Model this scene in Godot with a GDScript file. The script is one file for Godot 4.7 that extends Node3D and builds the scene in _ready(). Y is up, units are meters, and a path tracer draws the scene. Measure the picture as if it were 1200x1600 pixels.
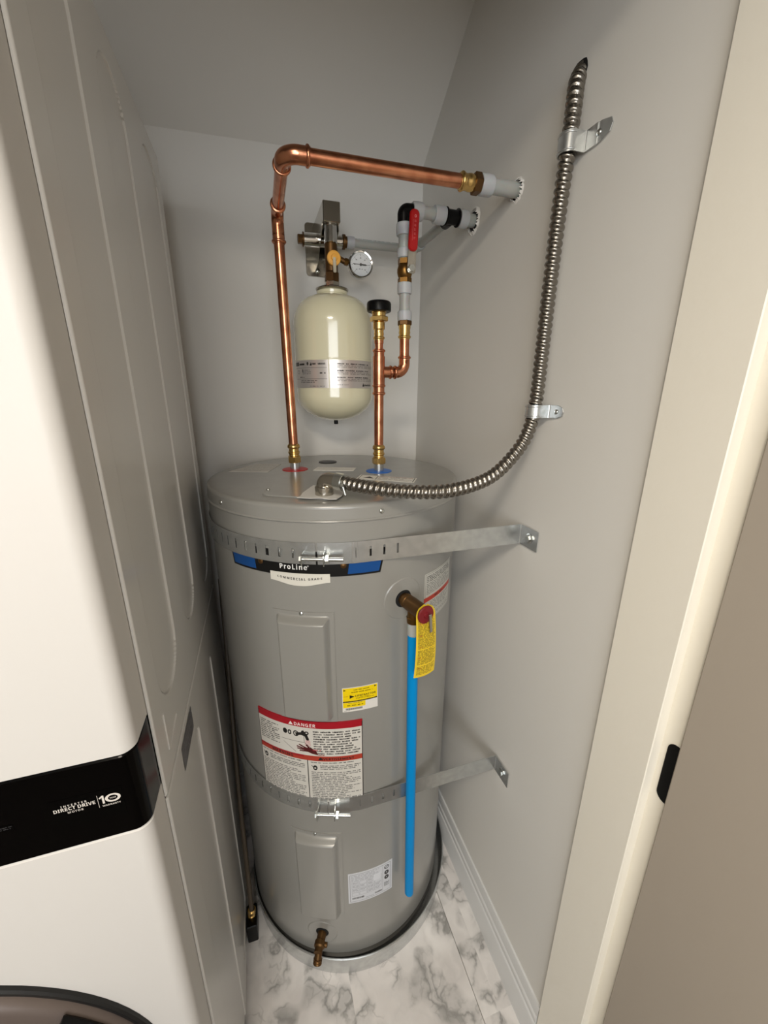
extends Node3D
# Water heater closet beside a stacked washer and dryer. Metres, y up; the eye stands over the origin and looks along -z.

const TANK := Vector2(0.1716, 0.9316)      # tank axis: x and distance ahead of the eye
const TANK_R := 0.2868
const TANK_TOP := 1.2662
const WALL_X := 0.4974                      # face of the right wall
const BACK := 1.2303                        # face of the back wall

var base_of := {}
var M := {}
var rng := RandomNumberGenerator.new()
var font_bold: SystemFont
var font_plain: SystemFont

class MB:
	var v := PackedVector3Array()
	var n := PackedVector3Array()
	var t := PackedVector2Array()
	var i := PackedInt32Array()
	func vert(p: Vector3, nn: Vector3, uv := Vector2.ZERO) -> int:
		v.append(p); n.append(nn); t.append(uv)
		return v.size() - 1
	func tri(a: int, b: int, c: int) -> void:
		var g := (v[b] - v[a]).cross(v[c] - v[a])
		if g.dot(n[a] + n[b] + n[c]) > 0.0:
			i.append(a); i.append(c); i.append(b)
		else:
			i.append(a); i.append(b); i.append(c)
	func quad(a: int, b: int, c: int, d: int) -> void:
		tri(a, b, c); tri(a, c, d)
	func face(pts: Array, inner: Vector3, uvs := []) -> void:
		var nn: Vector3 = (pts[1] - pts[0]).cross(pts[2] - pts[0]).normalized()
		if nn.dot(pts[0] - inner) < 0.0:
			nn = -nn
		var ids := []
		for k in pts.size():
			ids.append(vert(pts[k], nn, uvs[k] if uvs.size() else Vector2.ZERO))
		for k in range(1, pts.size() - 1):
			tri(ids[0], ids[k], ids[k + 1])

# ---------- small helpers ----------
func V(x: float, y: float, ahead: float) -> Vector3:
	return Vector3(x, y, -ahead)

func on_tank(deg: float, y: float, r := TANK_R) -> Vector3:
	var a := deg_to_rad(deg)
	return Vector3(TANK.x + r * sin(a), y, -TANK.y + r * cos(a))

func out_dir(deg: float) -> Vector3:
	var a := deg_to_rad(deg)
	return Vector3(sin(a), 0, cos(a))

func axis_xf(p: Vector3, d: Vector3) -> Transform3D:       # local y along d
	var y := d.normalized()
	var h := Vector3(0, 0, 1) if absf(y.z) < 0.9 else Vector3(1, 0, 0)
	var x := y.cross(h).normalized()
	return Transform3D(Basis(x, y, x.cross(y)), p)

func face_xf(p: Vector3, out: Vector3, up := Vector3.UP) -> Transform3D:   # local z points out, local y up
	var z := out.normalized()
	var x := up.cross(z).normalized()
	return Transform3D(Basis(x, z.cross(x), z), p)

func shifted(p: Vector3) -> Transform3D:
	return Transform3D(Basis.IDENTITY, p)

func box(mb: MB, xf: Transform3D, size: Vector3, bev := 0.0) -> void:
	var h := size * 0.5
	bev = minf(bev, minf(h.x, minf(h.y, h.z)) * 0.9)
	var c := xf.origin
	var P := func(sx: int, sy: int, sz: int, ax: int) -> Vector3:
		var q := Vector3(sx * h.x, sy * h.y, sz * h.z)
		var b := Vector3(sx, sy, sz) * bev
		b[ax] = 0.0
		return xf * (q - b)
	for ax in 3:
		for s in [-1, 1]:
			var pts := []
			for k in [[-1, -1], [1, -1], [1, 1], [-1, 1]]:
				var sg := [0, 0, 0]
				sg[ax] = s; sg[(ax + 1) % 3] = k[0]; sg[(ax + 2) % 3] = k[1]
				pts.append(P.call(sg[0], sg[1], sg[2], ax))
			mb.face(pts, c, [Vector2(0, 1), Vector2(1, 1), Vector2(1, 0), Vector2(0, 0)])
	if bev <= 0.0:
		return
	for ax in 3:
		var a1 := (ax + 1) % 3
		var a2 := (ax + 2) % 3
		for s1 in [-1, 1]:
			for s2 in [-1, 1]:
				var lo := [0, 0, 0]
				var hi := [0, 0, 0]
				lo[ax] = -1; lo[a1] = s1; lo[a2] = s2
				hi[ax] = 1; hi[a1] = s1; hi[a2] = s2
				mb.face([P.call(lo[0], lo[1], lo[2], a1), P.call(hi[0], hi[1], hi[2], a1), P.call(hi[0], hi[1], hi[2], a2), P.call(lo[0], lo[1], lo[2], a2)], c)
	for sx in [-1, 1]:
		for sy in [-1, 1]:
			for sz in [-1, 1]:
				mb.face([P.call(sx, sy, sz, 0), P.call(sx, sy, sz, 1), P.call(sx, sy, sz, 2)], c)

# box between two corners given as x, y, ahead
func block(mb: MB, x0: float, x1: float, y0: float, y1: float, z0: float, z1: float, bev := 0.0) -> void:
	box(mb, shifted(V((x0 + x1) / 2, (y0 + y1) / 2, (z0 + z1) / 2)), Vector3(absf(x1 - x0), absf(y1 - y0), absf(z1 - z0)), bev)

func lathe(mb: MB, xf: Transform3D, prof: Array, seg := 32, a0 := 0.0, a1 := TAU) -> void:
	var m := prof.size()
	var sn := []
	for k in m - 1:
		var d: Vector2 = prof[k + 1] - prof[k]
		sn.append(Vector2(d.y, -d.x).normalized())
	for k in m - 1:
		var n0: Vector2 = sn[k]
		var n1: Vector2 = sn[k]
		var lk: float = prof[k].distance_to(prof[k + 1])
		if k > 0 and sn[k - 1].dot(sn[k]) > 0.72:
			var lp: float = prof[k].distance_to(prof[k - 1])
			n0 = sn[k] if lk > lp * 4.0 else sn[k - 1] if lp > lk * 4.0 else (sn[k - 1] + sn[k]).normalized()
		if k < m - 2 and sn[k + 1].dot(sn[k]) > 0.72:
			var ln: float = prof[k + 2].distance_to(prof[k + 1])
			n1 = sn[k] if lk > ln * 4.0 else sn[k + 1] if ln > lk * 4.0 else (sn[k + 1] + sn[k]).normalized()
		var prev := []
		for s in seg + 1:
			var a := a0 + (a1 - a0) * s / seg
			var ca := cos(a)
			var sa := sin(a)
			var p0: Vector2 = prof[k]
			var p1: Vector2 = prof[k + 1]
			var cur := [mb.vert(xf * Vector3(p0.x * ca, p0.y, p0.x * sa), xf.basis * Vector3(n0.x * ca, n0.y, n0.x * sa), Vector2(float(s) / seg, 0)),
				mb.vert(xf * Vector3(p1.x * ca, p1.y, p1.x * sa), xf.basis * Vector3(n1.x * ca, n1.y, n1.x * sa), Vector2(float(s) / seg, 1))]
			if s > 0:
				if p0.x > 1e-6: mb.tri(prev[0], cur[0], cur[1] if p1.x > 1e-6 else prev[1])
				if p1.x > 1e-6: mb.tri(prev[0], cur[1], prev[1])
			prev = cur

func cyl(mb: MB, a: Vector3, b: Vector3, r: float, bev := 0.0008, seg := 28) -> void:
	var l := a.distance_to(b)
	lathe(mb, axis_xf(a, b - a), [Vector2(0, 0), Vector2(r - bev, 0), Vector2(r, bev), Vector2(r, l - bev), Vector2(r - bev, l), Vector2(0, l)], seg)

func hexnut(mb: MB, a: Vector3, b: Vector3, r: float) -> void:
	var poly := PackedVector2Array()
	for k in 6:
		poly.append(Vector2.from_angle(TAU * (k + 0.5) / 6) * r)
	var xf := axis_xf(a, b - a)
	prism(mb, Transform3D(Basis(xf.basis.x, -xf.basis.z, xf.basis.y), a), poly, a.distance_to(b), r * 0.06)

# polygon in local xy, extruded along local z from 0 to h, top and bottom edges chamfered
func prism(mb: MB, xf: Transform3D, poly: PackedVector2Array, h: float, bev := 0.0) -> void:
	var m := poly.size()
	var area := 0.0
	for k in m:
		area += poly[k].cross(poly[(k + 1) % m])
	if area < 0:
		poly.reverse()
	var en := PackedVector2Array()
	for k in m:
		var d := (poly[(k + 1) % m] - poly[k]).normalized()
		en.append(Vector2(d.y, -d.x))
	var inset := PackedVector2Array()
	var lo := poly[0]
	var hi := poly[0]
	for k in m:
		var a := en[(k + m - 1) % m]
		var b := en[k]
		var q := (a + b).normalized()
		inset.append(poly[k] - q * bev / maxf(0.35, q.dot(b)))
		lo = lo.min(poly[k]); hi = hi.max(poly[k])
	var sz := (hi - lo).max(Vector2(1e-6, 1e-6))
	var rings := [[inset, 0.0], [poly, bev], [poly, h - bev], [inset, h]] if bev > 0 else [[poly, 0.0], [poly, h]]
	for r in rings.size() - 1:
		var slope := 0.0
		if bev > 0:
			slope = [-1.0, 0.0, 1.0][r]
		for k in m:
			var k1 := (k + 1) % m
			var na := en[k]
			var nb := en[k]
			if en[(k + m - 1) % m].dot(en[k]) > 0.8: na = (en[(k + m - 1) % m] + en[k]).normalized()
			if en[k1].dot(en[k]) > 0.8: nb = (en[k1] + en[k]).normalized()
			var A := xf.basis * Vector3(na.x, na.y, slope).normalized()
			var B := xf.basis * Vector3(nb.x, nb.y, slope).normalized()
			var p0: PackedVector2Array = rings[r][0]
			var p1: PackedVector2Array = rings[r + 1][0]
			var z0: float = rings[r][1]
			var z1: float = rings[r + 1][1]
			mb.quad(mb.vert(xf * Vector3(p0[k].x, p0[k].y, z0), A), mb.vert(xf * Vector3(p0[k1].x, p0[k1].y, z0), B), mb.vert(xf * Vector3(p1[k1].x, p1[k1].y, z1), B), mb.vert(xf * Vector3(p1[k].x, p1[k].y, z1), A))
	var tr := Geometry2D.triangulate_polygon(inset)
	for side in 2:
		var nn := xf.basis * Vector3(0, 0, -1 if side == 0 else 1)
		var ids := []
		for k in m:
			ids.append(mb.vert(xf * Vector3(inset[k].x, inset[k].y, 0.0 if side == 0 else h), nn, Vector2((inset[k].x - lo.x) / sz.x, 1.0 - (inset[k].y - lo.y) / sz.y)))
		for k in range(0, tr.size(), 3):
			mb.tri(ids[tr[k]], ids[tr[k + 1]], ids[tr[k + 2]])

func round_rect(w: float, h: float, r: float, seg := 5) -> PackedVector2Array:
	var out := PackedVector2Array()
	for c in [[1, 1, 0.0], [-1, 1, PI / 2], [-1, -1, PI], [1, -1, 1.5 * PI]]:
		for k in seg + 1:
			out.append(Vector2(c[0] * (w / 2 - r), c[1] * (h / 2 - r)) + Vector2.from_angle(c[2] + PI / 2 * k / seg) * r)
	return out

func sweep(mb: MB, pts: Array, r, seg := 20, caps := true) -> void:
	var m := pts.size()
	var x := Vector3.ZERO
	var prev := []
	var along := 0.0
	for k in m:
		var d: Vector3 = (pts[mini(k + 1, m - 1)] - pts[maxi(k - 1, 0)]).normalized()
		if k == 0:
			x = axis_xf(pts[0], d).basis.x
		else:
			along += pts[k].distance_to(pts[k - 1])
		x = (x - d * x.dot(d)).normalized()
		var y := d.cross(x)
		var rad: float = r[k] if r is Array else r
		var cur := []
		for s in seg + 1:
			var a := TAU * s / seg
			var nn := x * cos(a) + y * sin(a)
			cur.append(mb.vert(pts[k] + nn * rad, nn, Vector2(float(s) / seg, along)))
		if k > 0:
			for s in seg:
				mb.quad(prev[s], prev[s + 1], cur[s + 1], cur[s])
		if caps and (k == 0 or k == m - 1):
			var cn := -d if k == 0 else d
			var c := mb.vert(pts[k], cn)
			var ring := []
			for s in seg + 1:
				ring.append(mb.vert(mb.v[cur[s]], cn))
			for s in seg:
				mb.tri(c, ring[s], ring[s + 1])
		prev = cur

# polyline with rounded corners
func rounded(pts: Array, r: float, n := 10) -> Array:
	var out := [pts[0]]
	for k in range(1, pts.size() - 1):
		var a: Vector3 = (pts[k - 1] - pts[k]).normalized()
		var b: Vector3 = (pts[k + 1] - pts[k]).normalized()
		var half := a.angle_to(b) / 2
		var l := r / tan(half)
		var c: Vector3 = pts[k] + (a + b).normalized() * (r / sin(half))
		var u: Vector3 = pts[k] + a * l - c
		var w: Vector3 = pts[k] + b * l - c
		for s in n + 1:
			out.append(c + u.slerp(w, float(s) / n))
	out.append(pts[-1])
	return out

func spline(pts: Array, step: float) -> Array:
	var c := Curve3D.new()
	c.bake_interval = step
	for k in pts.size():
		var t: Vector3 = (pts[mini(k + 1, pts.size() - 1)] - pts[maxi(k - 1, 0)])
		var l0: float = pts[k].distance_to(pts[maxi(k - 1, 0)]) / 3.0
		var l1: float = pts[k].distance_to(pts[mini(k + 1, pts.size() - 1)]) / 3.0
		c.add_point(pts[k], -t.normalized() * l0, t.normalized() * l1)
	return Array(c.get_baked_points())

# sheet that follows the tank wall: th(u, v) in degrees, hy(u, v) height, hr(u, v) stand-off
func tank_sheet(mb: MB, th: Callable, hy: Callable, hr: Callable, nu: int, nv: int) -> void:
	var ids := []
	var P := func(u: float, w: float) -> Vector3:
		return on_tank(th.call(u, w), hy.call(u, w), TANK_R + hr.call(u, w))
	for b in nv + 1:
		var row := []
		for a in nu + 1:
			var u := float(a) / nu
			var w := float(b) / nv
			var e := 0.002
			var du: Vector3 = P.call(minf(u + e, 1), w) - P.call(maxf(u - e, 0), w)
			var dw: Vector3 = P.call(u, minf(w + e, 1)) - P.call(u, maxf(w - e, 0))
			var nn := du.cross(dw).normalized()
			var p: Vector3 = P.call(u, w)
			if nn.dot(Vector3(p.x - TANK.x, 0, p.z + TANK.y)) < 0: nn = -nn
			row.append(mb.vert(p, nn, Vector2(u, 1.0 - w)))
		ids.append(row)
	for b in nv:
		for a in nu:
			mb.quad(ids[b][a], ids[b][a + 1], ids[b + 1][a + 1], ids[b + 1][a])
	# rim down to the wall, so that the sheet has an edge
	for side in 4:
		var cnt := nu if side < 2 else nv
		for k in cnt:
			var uv0: Vector2 = [Vector2(float(k) / nu, 0), Vector2(float(k) / nu, 1), Vector2(0, float(k) / nv), Vector2(1, float(k) / nv)][side]
			var uv1: Vector2 = [Vector2(float(k + 1) / nu, 0), Vector2(float(k + 1) / nu, 1), Vector2(0, float(k + 1) / nv), Vector2(1, float(k + 1) / nv)][side]
			var p0: Vector3 = P.call(uv0.x, uv0.y)
			var p1: Vector3 = P.call(uv1.x, uv1.y)
			var q0 := on_tank(th.call(uv0.x, uv0.y), hy.call(uv0.x, uv0.y), TANK_R - 0.001)
			var q1 := on_tank(th.call(uv1.x, uv1.y), hy.call(uv1.x, uv1.y), TANK_R - 0.001)
			mb.face([p0, p1, q1, q0], P.call(0.5, 0.5), [Vector2(uv0.x, 1 - uv0.y), Vector2(uv1.x, 1 - uv1.y), Vector2(uv1.x, 1 - uv1.y), Vector2(uv0.x, 1 - uv0.y)])

func sticker(called: String, parent: Node3D, mat: Material, t0: float, t1: float, y0: float, y1: float, label := "", off := 0.0008) -> void:
	var mb := MB.new()
	tank_sheet(mb, func(u, _w): return lerpf(t0, t1, u), func(_u, w): return lerpf(y0, y1, w), func(_u, _w): return off, 28, 4)
	part(called, mb, mat, parent, label)

# disc that follows the tank wall; rings = [[radius, stand-off], ...]
func tank_disc(mb: MB, deg: float, y: float, rings: Array, seg := 40) -> void:
	var P := func(rho: float, off: float, a: float) -> Vector3:
		return on_tank(deg + rad_to_deg(rho * cos(a) / TANK_R), y + rho * sin(a), TANK_R + off)
	for k in rings.size() - 1:
		var prev := []
		for s in seg + 1:
			var a := TAU * s / seg
			var cur := []
			var nn := Vector3.ZERO
			var p0: Vector3 = P.call(rings[k][0], rings[k][1], a)
			var p1: Vector3 = P.call(rings[k + 1][0], rings[k + 1][1], a)
			var q: Vector3 = P.call((rings[k][0] + rings[k + 1][0]) / 2, (rings[k][1] + rings[k + 1][1]) / 2, a + 0.05)
			nn = (p1 - p0).cross(q - p0).normalized()
			var outw := out_dir(deg) + (p0 - on_tank(deg, y)).normalized() * 0.01
			if nn.dot(outw) < 0: nn = -nn
			if rings[k][1] == rings[k + 1][1]:
				cur = [mb.vert(p0, Vector3(p0.x - TANK.x, 0, p0.z + TANK.y).normalized()), mb.vert(p1, Vector3(p1.x - TANK.x, 0, p1.z + TANK.y).normalized())]
			else:
				cur = [mb.vert(p0, nn), mb.vert(p1, nn)]
			if s > 0: mb.quad(prev[0], cur[0], cur[1], prev[1])
			prev = cur

# flat strip bent along a plan path; each point = [Vector3 on the path at y 0, outward Vector3, slot?]; from y0 to y1
func strip(mb: MB, path: Array, y0: float, y1: float, th: float, s0: float, s1: float) -> void:
	for k in path.size() - 1:
		var a: Vector3 = path[k][0]
		var b: Vector3 = path[k + 1][0]
		var na: Vector3 = path[k][1]
		var nb: Vector3 = path[k + 1][1]
		var bands := [[y0, s0], [s1, y1]] if path[k][2] else [[y0, y1]]
		for bd in bands:
			var lo := Vector3(0, bd[0], 0)
			var up := Vector3(0, bd[1], 0)
			for side in [0.0, 1.0]:
				var sg: float = -1.0 if side == 0.0 else 1.0
				var oa: Vector3 = na * th * side
				var ob: Vector3 = nb * th * side
				mb.quad(mb.vert(a + oa + lo, na * sg), mb.vert(b + ob + lo, nb * sg), mb.vert(b + ob + up, nb * sg), mb.vert(a + oa + up, na * sg))
			for e in [[lo, Vector3.DOWN], [up, Vector3.UP]]:
				var f: Vector3 = e[1]
				if bd[0] == s1 and e[1] == Vector3.DOWN or bd[1] == s0 and e[1] == Vector3.UP: f = e[1]
				mb.quad(mb.vert(a + e[0], f), mb.vert(b + e[0], f), mb.vert(b + nb * th + e[0], f), mb.vert(a + na * th + e[0], f))
	for k in path.size():
		var ends: bool = k == 0 or k == path.size() - 1
		var edge: bool = not ends and path[k][2] != path[k - 1][2]
		if not (ends or edge): continue
		var a: Vector3 = path[k][0]
		var na: Vector3 = path[k][1]
		var lo := Vector3(0, y0 if ends else s0, 0)
		var up := Vector3(0, y1 if ends else s1, 0)
		var d: Vector3 = (path[k][0] - path[k - 1][0] if k > 0 else path[0][0] - path[1][0]).normalized()
		mb.quad(mb.vert(a + lo, d), mb.vert(a + na * th + lo, d), mb.vert(a + na * th + up, d), mb.vert(a + up, d))

# ---------- nodes ----------
func offset_of(node: Node) -> Vector3:
	while node != self:
		if base_of.has(node): return base_of[node]
		node = node.get_parent()
	return Vector3.ZERO

func commit(called: String, mb: MB, mat: Material, parent: Node, off: Vector3) -> MeshInstance3D:
	var vv := PackedVector3Array(mb.v)
	if off != Vector3.ZERO:
		for k in vv.size(): vv[k] -= off
	var arr := []
	arr.resize(Mesh.ARRAY_MAX)
	arr[Mesh.ARRAY_VERTEX] = vv
	arr[Mesh.ARRAY_NORMAL] = mb.n
	arr[Mesh.ARRAY_TEX_UV] = mb.t
	arr[Mesh.ARRAY_INDEX] = mb.i
	var am := ArrayMesh.new()
	am.add_surface_from_arrays(Mesh.PRIMITIVE_TRIANGLES, arr)
	am.surface_set_material(0, mat)
	var o := MeshInstance3D.new()
	o.name = called
	o.mesh = am
	o.cast_shadow = GeometryInstance3D.SHADOW_CASTING_SETTING_DOUBLE_SIDED
	parent.add_child(o, true)
	return o

func number(called: String) -> String:
	if not has_node(called): return called
	var k := 1
	while has_node("%s_%03d" % [called, k]): k += 1
	return "%s_%03d" % [called, k]

func tag(o: Node, label: String, category := "", group := "", kind := "") -> void:
	o.set_meta("label", label)
	if category: o.set_meta("category", category)
	if group: o.set_meta("group", group)
	if kind: o.set_meta("kind", kind)

func thing(called: String, label: String, category: String, at: Vector3, group := "") -> Node3D:
	var o := Node3D.new()
	o.name = number(called)
	o.position = at
	add_child(o)
	base_of[o] = at
	tag(o, label, category, group)
	return o

func part(called: String, mb: MB, mat: Material, parent: Node, label := "") -> MeshInstance3D:
	var o := commit(called, mb, mat, parent, offset_of(parent))
	if label: o.set_meta("label", label)
	return o

func single(called: String, mb: MB, mat: Material, label: String, category: String, group := "", kind := "") -> MeshInstance3D:
	var lo := mb.v[0]
	var hi := mb.v[0]
	for p in mb.v:
		lo = lo.min(p); hi = hi.max(p)
	var at := Vector3((lo.x + hi.x) / 2, lo.y, (lo.z + hi.z) / 2)
	var o := commit(number(called), mb, mat, self, at)
	o.position = at
	base_of[o] = at
	tag(o, label, category, group, kind)
	return o

func struct(called: String, mb: MB, mat: Material, label: String, category: String) -> MeshInstance3D:
	return single(called, mb, mat, label, category, "", "structure")

# ---------- materials ----------
func mat(called: String, c: Color, rough := 0.5, metal := 0.0, spec := 0.5) -> StandardMaterial3D:
	var m := StandardMaterial3D.new()
	m.resource_name = called
	m.albedo_color = c
	m.roughness = rough
	m.metallic = metal
	m.metallic_specular = spec
	M[called] = m
	return m

func noise_tex(freq: float, dark: Color, light: Color, size := 256, oct := 4, as_normal := false, bump := 4.0, sd := 1) -> NoiseTexture2D:
	var f := FastNoiseLite.new()
	f.seed = sd
	f.noise_type = FastNoiseLite.TYPE_SIMPLEX_SMOOTH
	f.frequency = freq
	f.fractal_octaves = oct
	var t := NoiseTexture2D.new()
	t.width = size; t.height = size
	t.seamless = true
	t.noise = f
	if as_normal:
		t.as_normal_map = true
		t.bump_strength = bump
	else:
		var g := Gradient.new()
		g.set_color(0, dark); g.set_color(1, light)
		t.color_ramp = g
	return t

func triplanar(m: StandardMaterial3D, scale: float) -> void:
	m.uv1_triplanar = true
	m.uv1_world_triplanar = true
	m.uv1_scale = Vector3.ONE * scale

func printed(called: String, im: Image, rough := 0.45) -> StandardMaterial3D:
	var m := mat(called, Color.WHITE, rough)
	m.albedo_texture = ImageTexture.create_from_image(im)
	m.texture_repeat = false
	return m

# ---------- printing ----------
func sheet(w: int, h: int, c: Color) -> Image:
	var im := Image.create(w, h, false, Image.FORMAT_RGB8)
	im.fill(c)
	return im

func text_width(s: String, px: int, font: Font, gap: float, sx: float) -> float:
	return (font.get_string_size(s, HORIZONTAL_ALIGNMENT_LEFT, -1, px).x + gap * (s.length() - 1)) * sx

# anchor 0 left, 0.5 centre, 1 right; y is the baseline
func write(im: Image, s: String, x: float, y: float, px: int, c: Color, font: Font, anchor := 0.5, gap := 0.0, sx := 1.0) -> void:
	var ts := TextServerManager.get_primary_interface()
	var sh := ts.create_shaped_text()
	ts.shaped_text_add_string(sh, s, font.get_rids(), px)
	ts.shaped_text_shape(sh)
	var pen := x - text_width(s, px, font, gap, sx) * anchor
	for g in ts.shaped_text_get_glyphs(sh):
		var fr: RID = g.font_rid
		var sz := Vector2i(px, 0)
		ts.font_render_glyph(fr, sz, g.index)
		var ti := ts.font_get_glyph_texture_idx(fr, sz, g.index)
		if ti >= 0:
			var src := ts.font_get_texture_image(fr, sz, ti)
			var r := ts.font_get_glyph_uv_rect(fr, sz, g.index)
			var off := ts.font_get_glyph_offset(fr, sz, g.index)
			var w := int(ceil(r.size.x * sx))
			for b in int(r.size.y):
				for a in w:
					var al := src.get_pixel(int(r.position.x) + mini(int(a / sx), int(r.size.x) - 1), int(r.position.y) + b).a
					var tx := int(round(pen + off.x * sx)) + a
					var ty := int(round(y + off.y)) + b
					if al > 0.02 and tx >= 0 and ty >= 0 and tx < im.get_width() and ty < im.get_height():
						im.set_pixel(tx, ty, im.get_pixel(tx, ty).lerp(c, al))
		pen += (g.advance + gap) * sx
	ts.free_rid(sh)

# lines of print too fine to read
func fine_print(im: Image, x0: int, y0: int, x1: int, y1: int, lh: int, ink: int, c: Color, ragged := 0.25) -> void:
	var y := y0
	while y + ink <= y1:
		var x := x0
		var stop := x1 - int(rng.randf() * ragged * (x1 - x0)) if rng.randf() < 0.5 else x1
		while x < stop:
			var w := rng.randi_range(ink * 2, ink * 7)
			for a in range(x, mini(x + w, stop), 2):
				var hgt := ink - rng.randi_range(0, maxi(1, ink / 3))
				im.fill_rect(Rect2i(a, y + ink - hgt, rng.randi_range(1, 2), hgt), c.lerp(im.get_pixel(a, y), rng.randf() * 0.35))
			x += w + ink
		y += lh

func frame(im: Image, r: Rect2i, w: int, c: Color) -> void:
	im.fill_rect(Rect2i(r.position, Vector2i(r.size.x, w)), c)
	im.fill_rect(Rect2i(r.position + Vector2i(0, r.size.y - w), Vector2i(r.size.x, w)), c)
	im.fill_rect(Rect2i(r.position, Vector2i(w, r.size.y)), c)
	im.fill_rect(Rect2i(r.position + Vector2i(r.size.x - w, 0), Vector2i(w, r.size.y)), c)

func blob(im: Image, cx: float, cy: float, rx: float, ry: float, c: Color, hole := 0.0) -> void:
	for y in range(maxi(0, int(cy - ry)), mini(im.get_height(), int(cy + ry) + 1)):
		for x in range(maxi(0, int(cx - rx)), mini(im.get_width(), int(cx + rx) + 1)):
			var d := Vector2((x - cx) / rx, (y - cy) / ry).length()
			if d <= 1.0 and d >= hole: im.set_pixel(x, y, c)

func fill_poly(im: Image, poly: PackedVector2Array, c: Color) -> void:
	var lo := poly[0]
	var hi := poly[0]
	for p in poly:
		lo = lo.min(p); hi = hi.max(p)
	for y in range(maxi(0, int(lo.y)), mini(im.get_height(), int(hi.y) + 1)):
		for x in range(maxi(0, int(lo.x)), mini(im.get_width(), int(hi.x) + 1)):
			if Geometry2D.is_point_in_polygon(Vector2(x + 0.5, y + 0.5), poly): im.set_pixel(x, y, c)

func stroke(im: Image, pts: Array, w: float, c: Color) -> void:
	for k in pts.size() - 1:
		var d: Vector2 = (pts[k + 1] - pts[k]).normalized().orthogonal() * w / 2
		fill_poly(im, PackedVector2Array([pts[k] + d, pts[k + 1] + d, pts[k + 1] - d, pts[k] - d]), c)
		blob(im, pts[k + 1].x, pts[k + 1].y, w / 2, w / 2, c)

func _ready() -> void:
	rng.seed = 7
	# ----- camera -----
	var cam := Camera3D.new()
	cam.name = "camera"
	cam.fov = rad_to_deg(2.0 * atan(800.0 / 619.326))
	cam.near = 0.02
	cam.far = 30.0
	cam.transform = Transform3D(Basis(Vector3(0.954225, 0.004423, 0.299057), Vector3(0.082524, 0.957182, -0.277474), Vector3(-0.28748, 0.289452, 0.913002)), Vector3(0, 1.4519, 0))
	add_child(cam)
	cam.current = true
	# ----- sky, exposure -----
	var we := WorldEnvironment.new()
	we.name = "surroundings"
	var env := Environment.new()
	env.background_mode = Environment.BG_COLOR
	env.background_color = Color(0.75, 0.83, 0.95)
	env.background_energy_multiplier = 1.0
	env.tonemap_mode = Environment.TONE_MAPPER_LINEAR
	env.tonemap_exposure = 0.94
	env.sdfgi_enabled = true
	env.ssao_enabled = true
	env.ssil_enabled = true
	we.environment = env
	add_child(we)
	# ----- daylight through the window of the hall, behind the eye -----
	var day := AreaLight3D.new()
	day.name = "window_daylight"
	day.area_size = Vector2(1.5, 1.16)
	day.light_color = Color(1.0, 1.0, 1.0)
	day.light_energy = 2.9
	day.area_range = 12.0
	day.area_attenuation = 2.0
	day.shadow_enabled = true
	add_child(day)
	day.look_at_from_position(V(-0.50, 1.5, -2.02), V(-0.50, 1.5, 0))
	var lamp := AreaLight3D.new()
	lamp.name = "ceiling_lamp_light"
	lamp.area_size = Vector2(0.34, 0.34)
	lamp.light_color = Color(1.0, 0.955, 0.885)
	lamp.light_energy = 1.75
	lamp.area_range = 12.0
	lamp.area_attenuation = 2.0
	lamp.shadow_enabled = true
	add_child(lamp)
	lamp.look_at_from_position(V(-0.3, 2.105, -0.45), V(-0.3, 0, -0.45), Vector3(0, 0, -1))

	font_bold = SystemFont.new()
	font_bold.font_names = PackedStringArray(["Droid Sans"])
	font_bold.font_weight = 700
	font_plain = SystemFont.new()
	font_plain.font_names = PackedStringArray(["Droid Sans"])
	make_materials()
	build_room()
	build_tower()
	build_heater()
	build_pan()
	build_strap(1.1565, 1.1975, -5.05, "upper", 1.1725)
	build_strap(0.555, 0.597, -5.05, "lower", 0.567)
	build_hot_pipe()
	build_cold_pipe()
	build_plastic_supply()
	build_expansion_tank()
	build_conduit()
	build_relief_valve()
	build_behind_washer()

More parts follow.
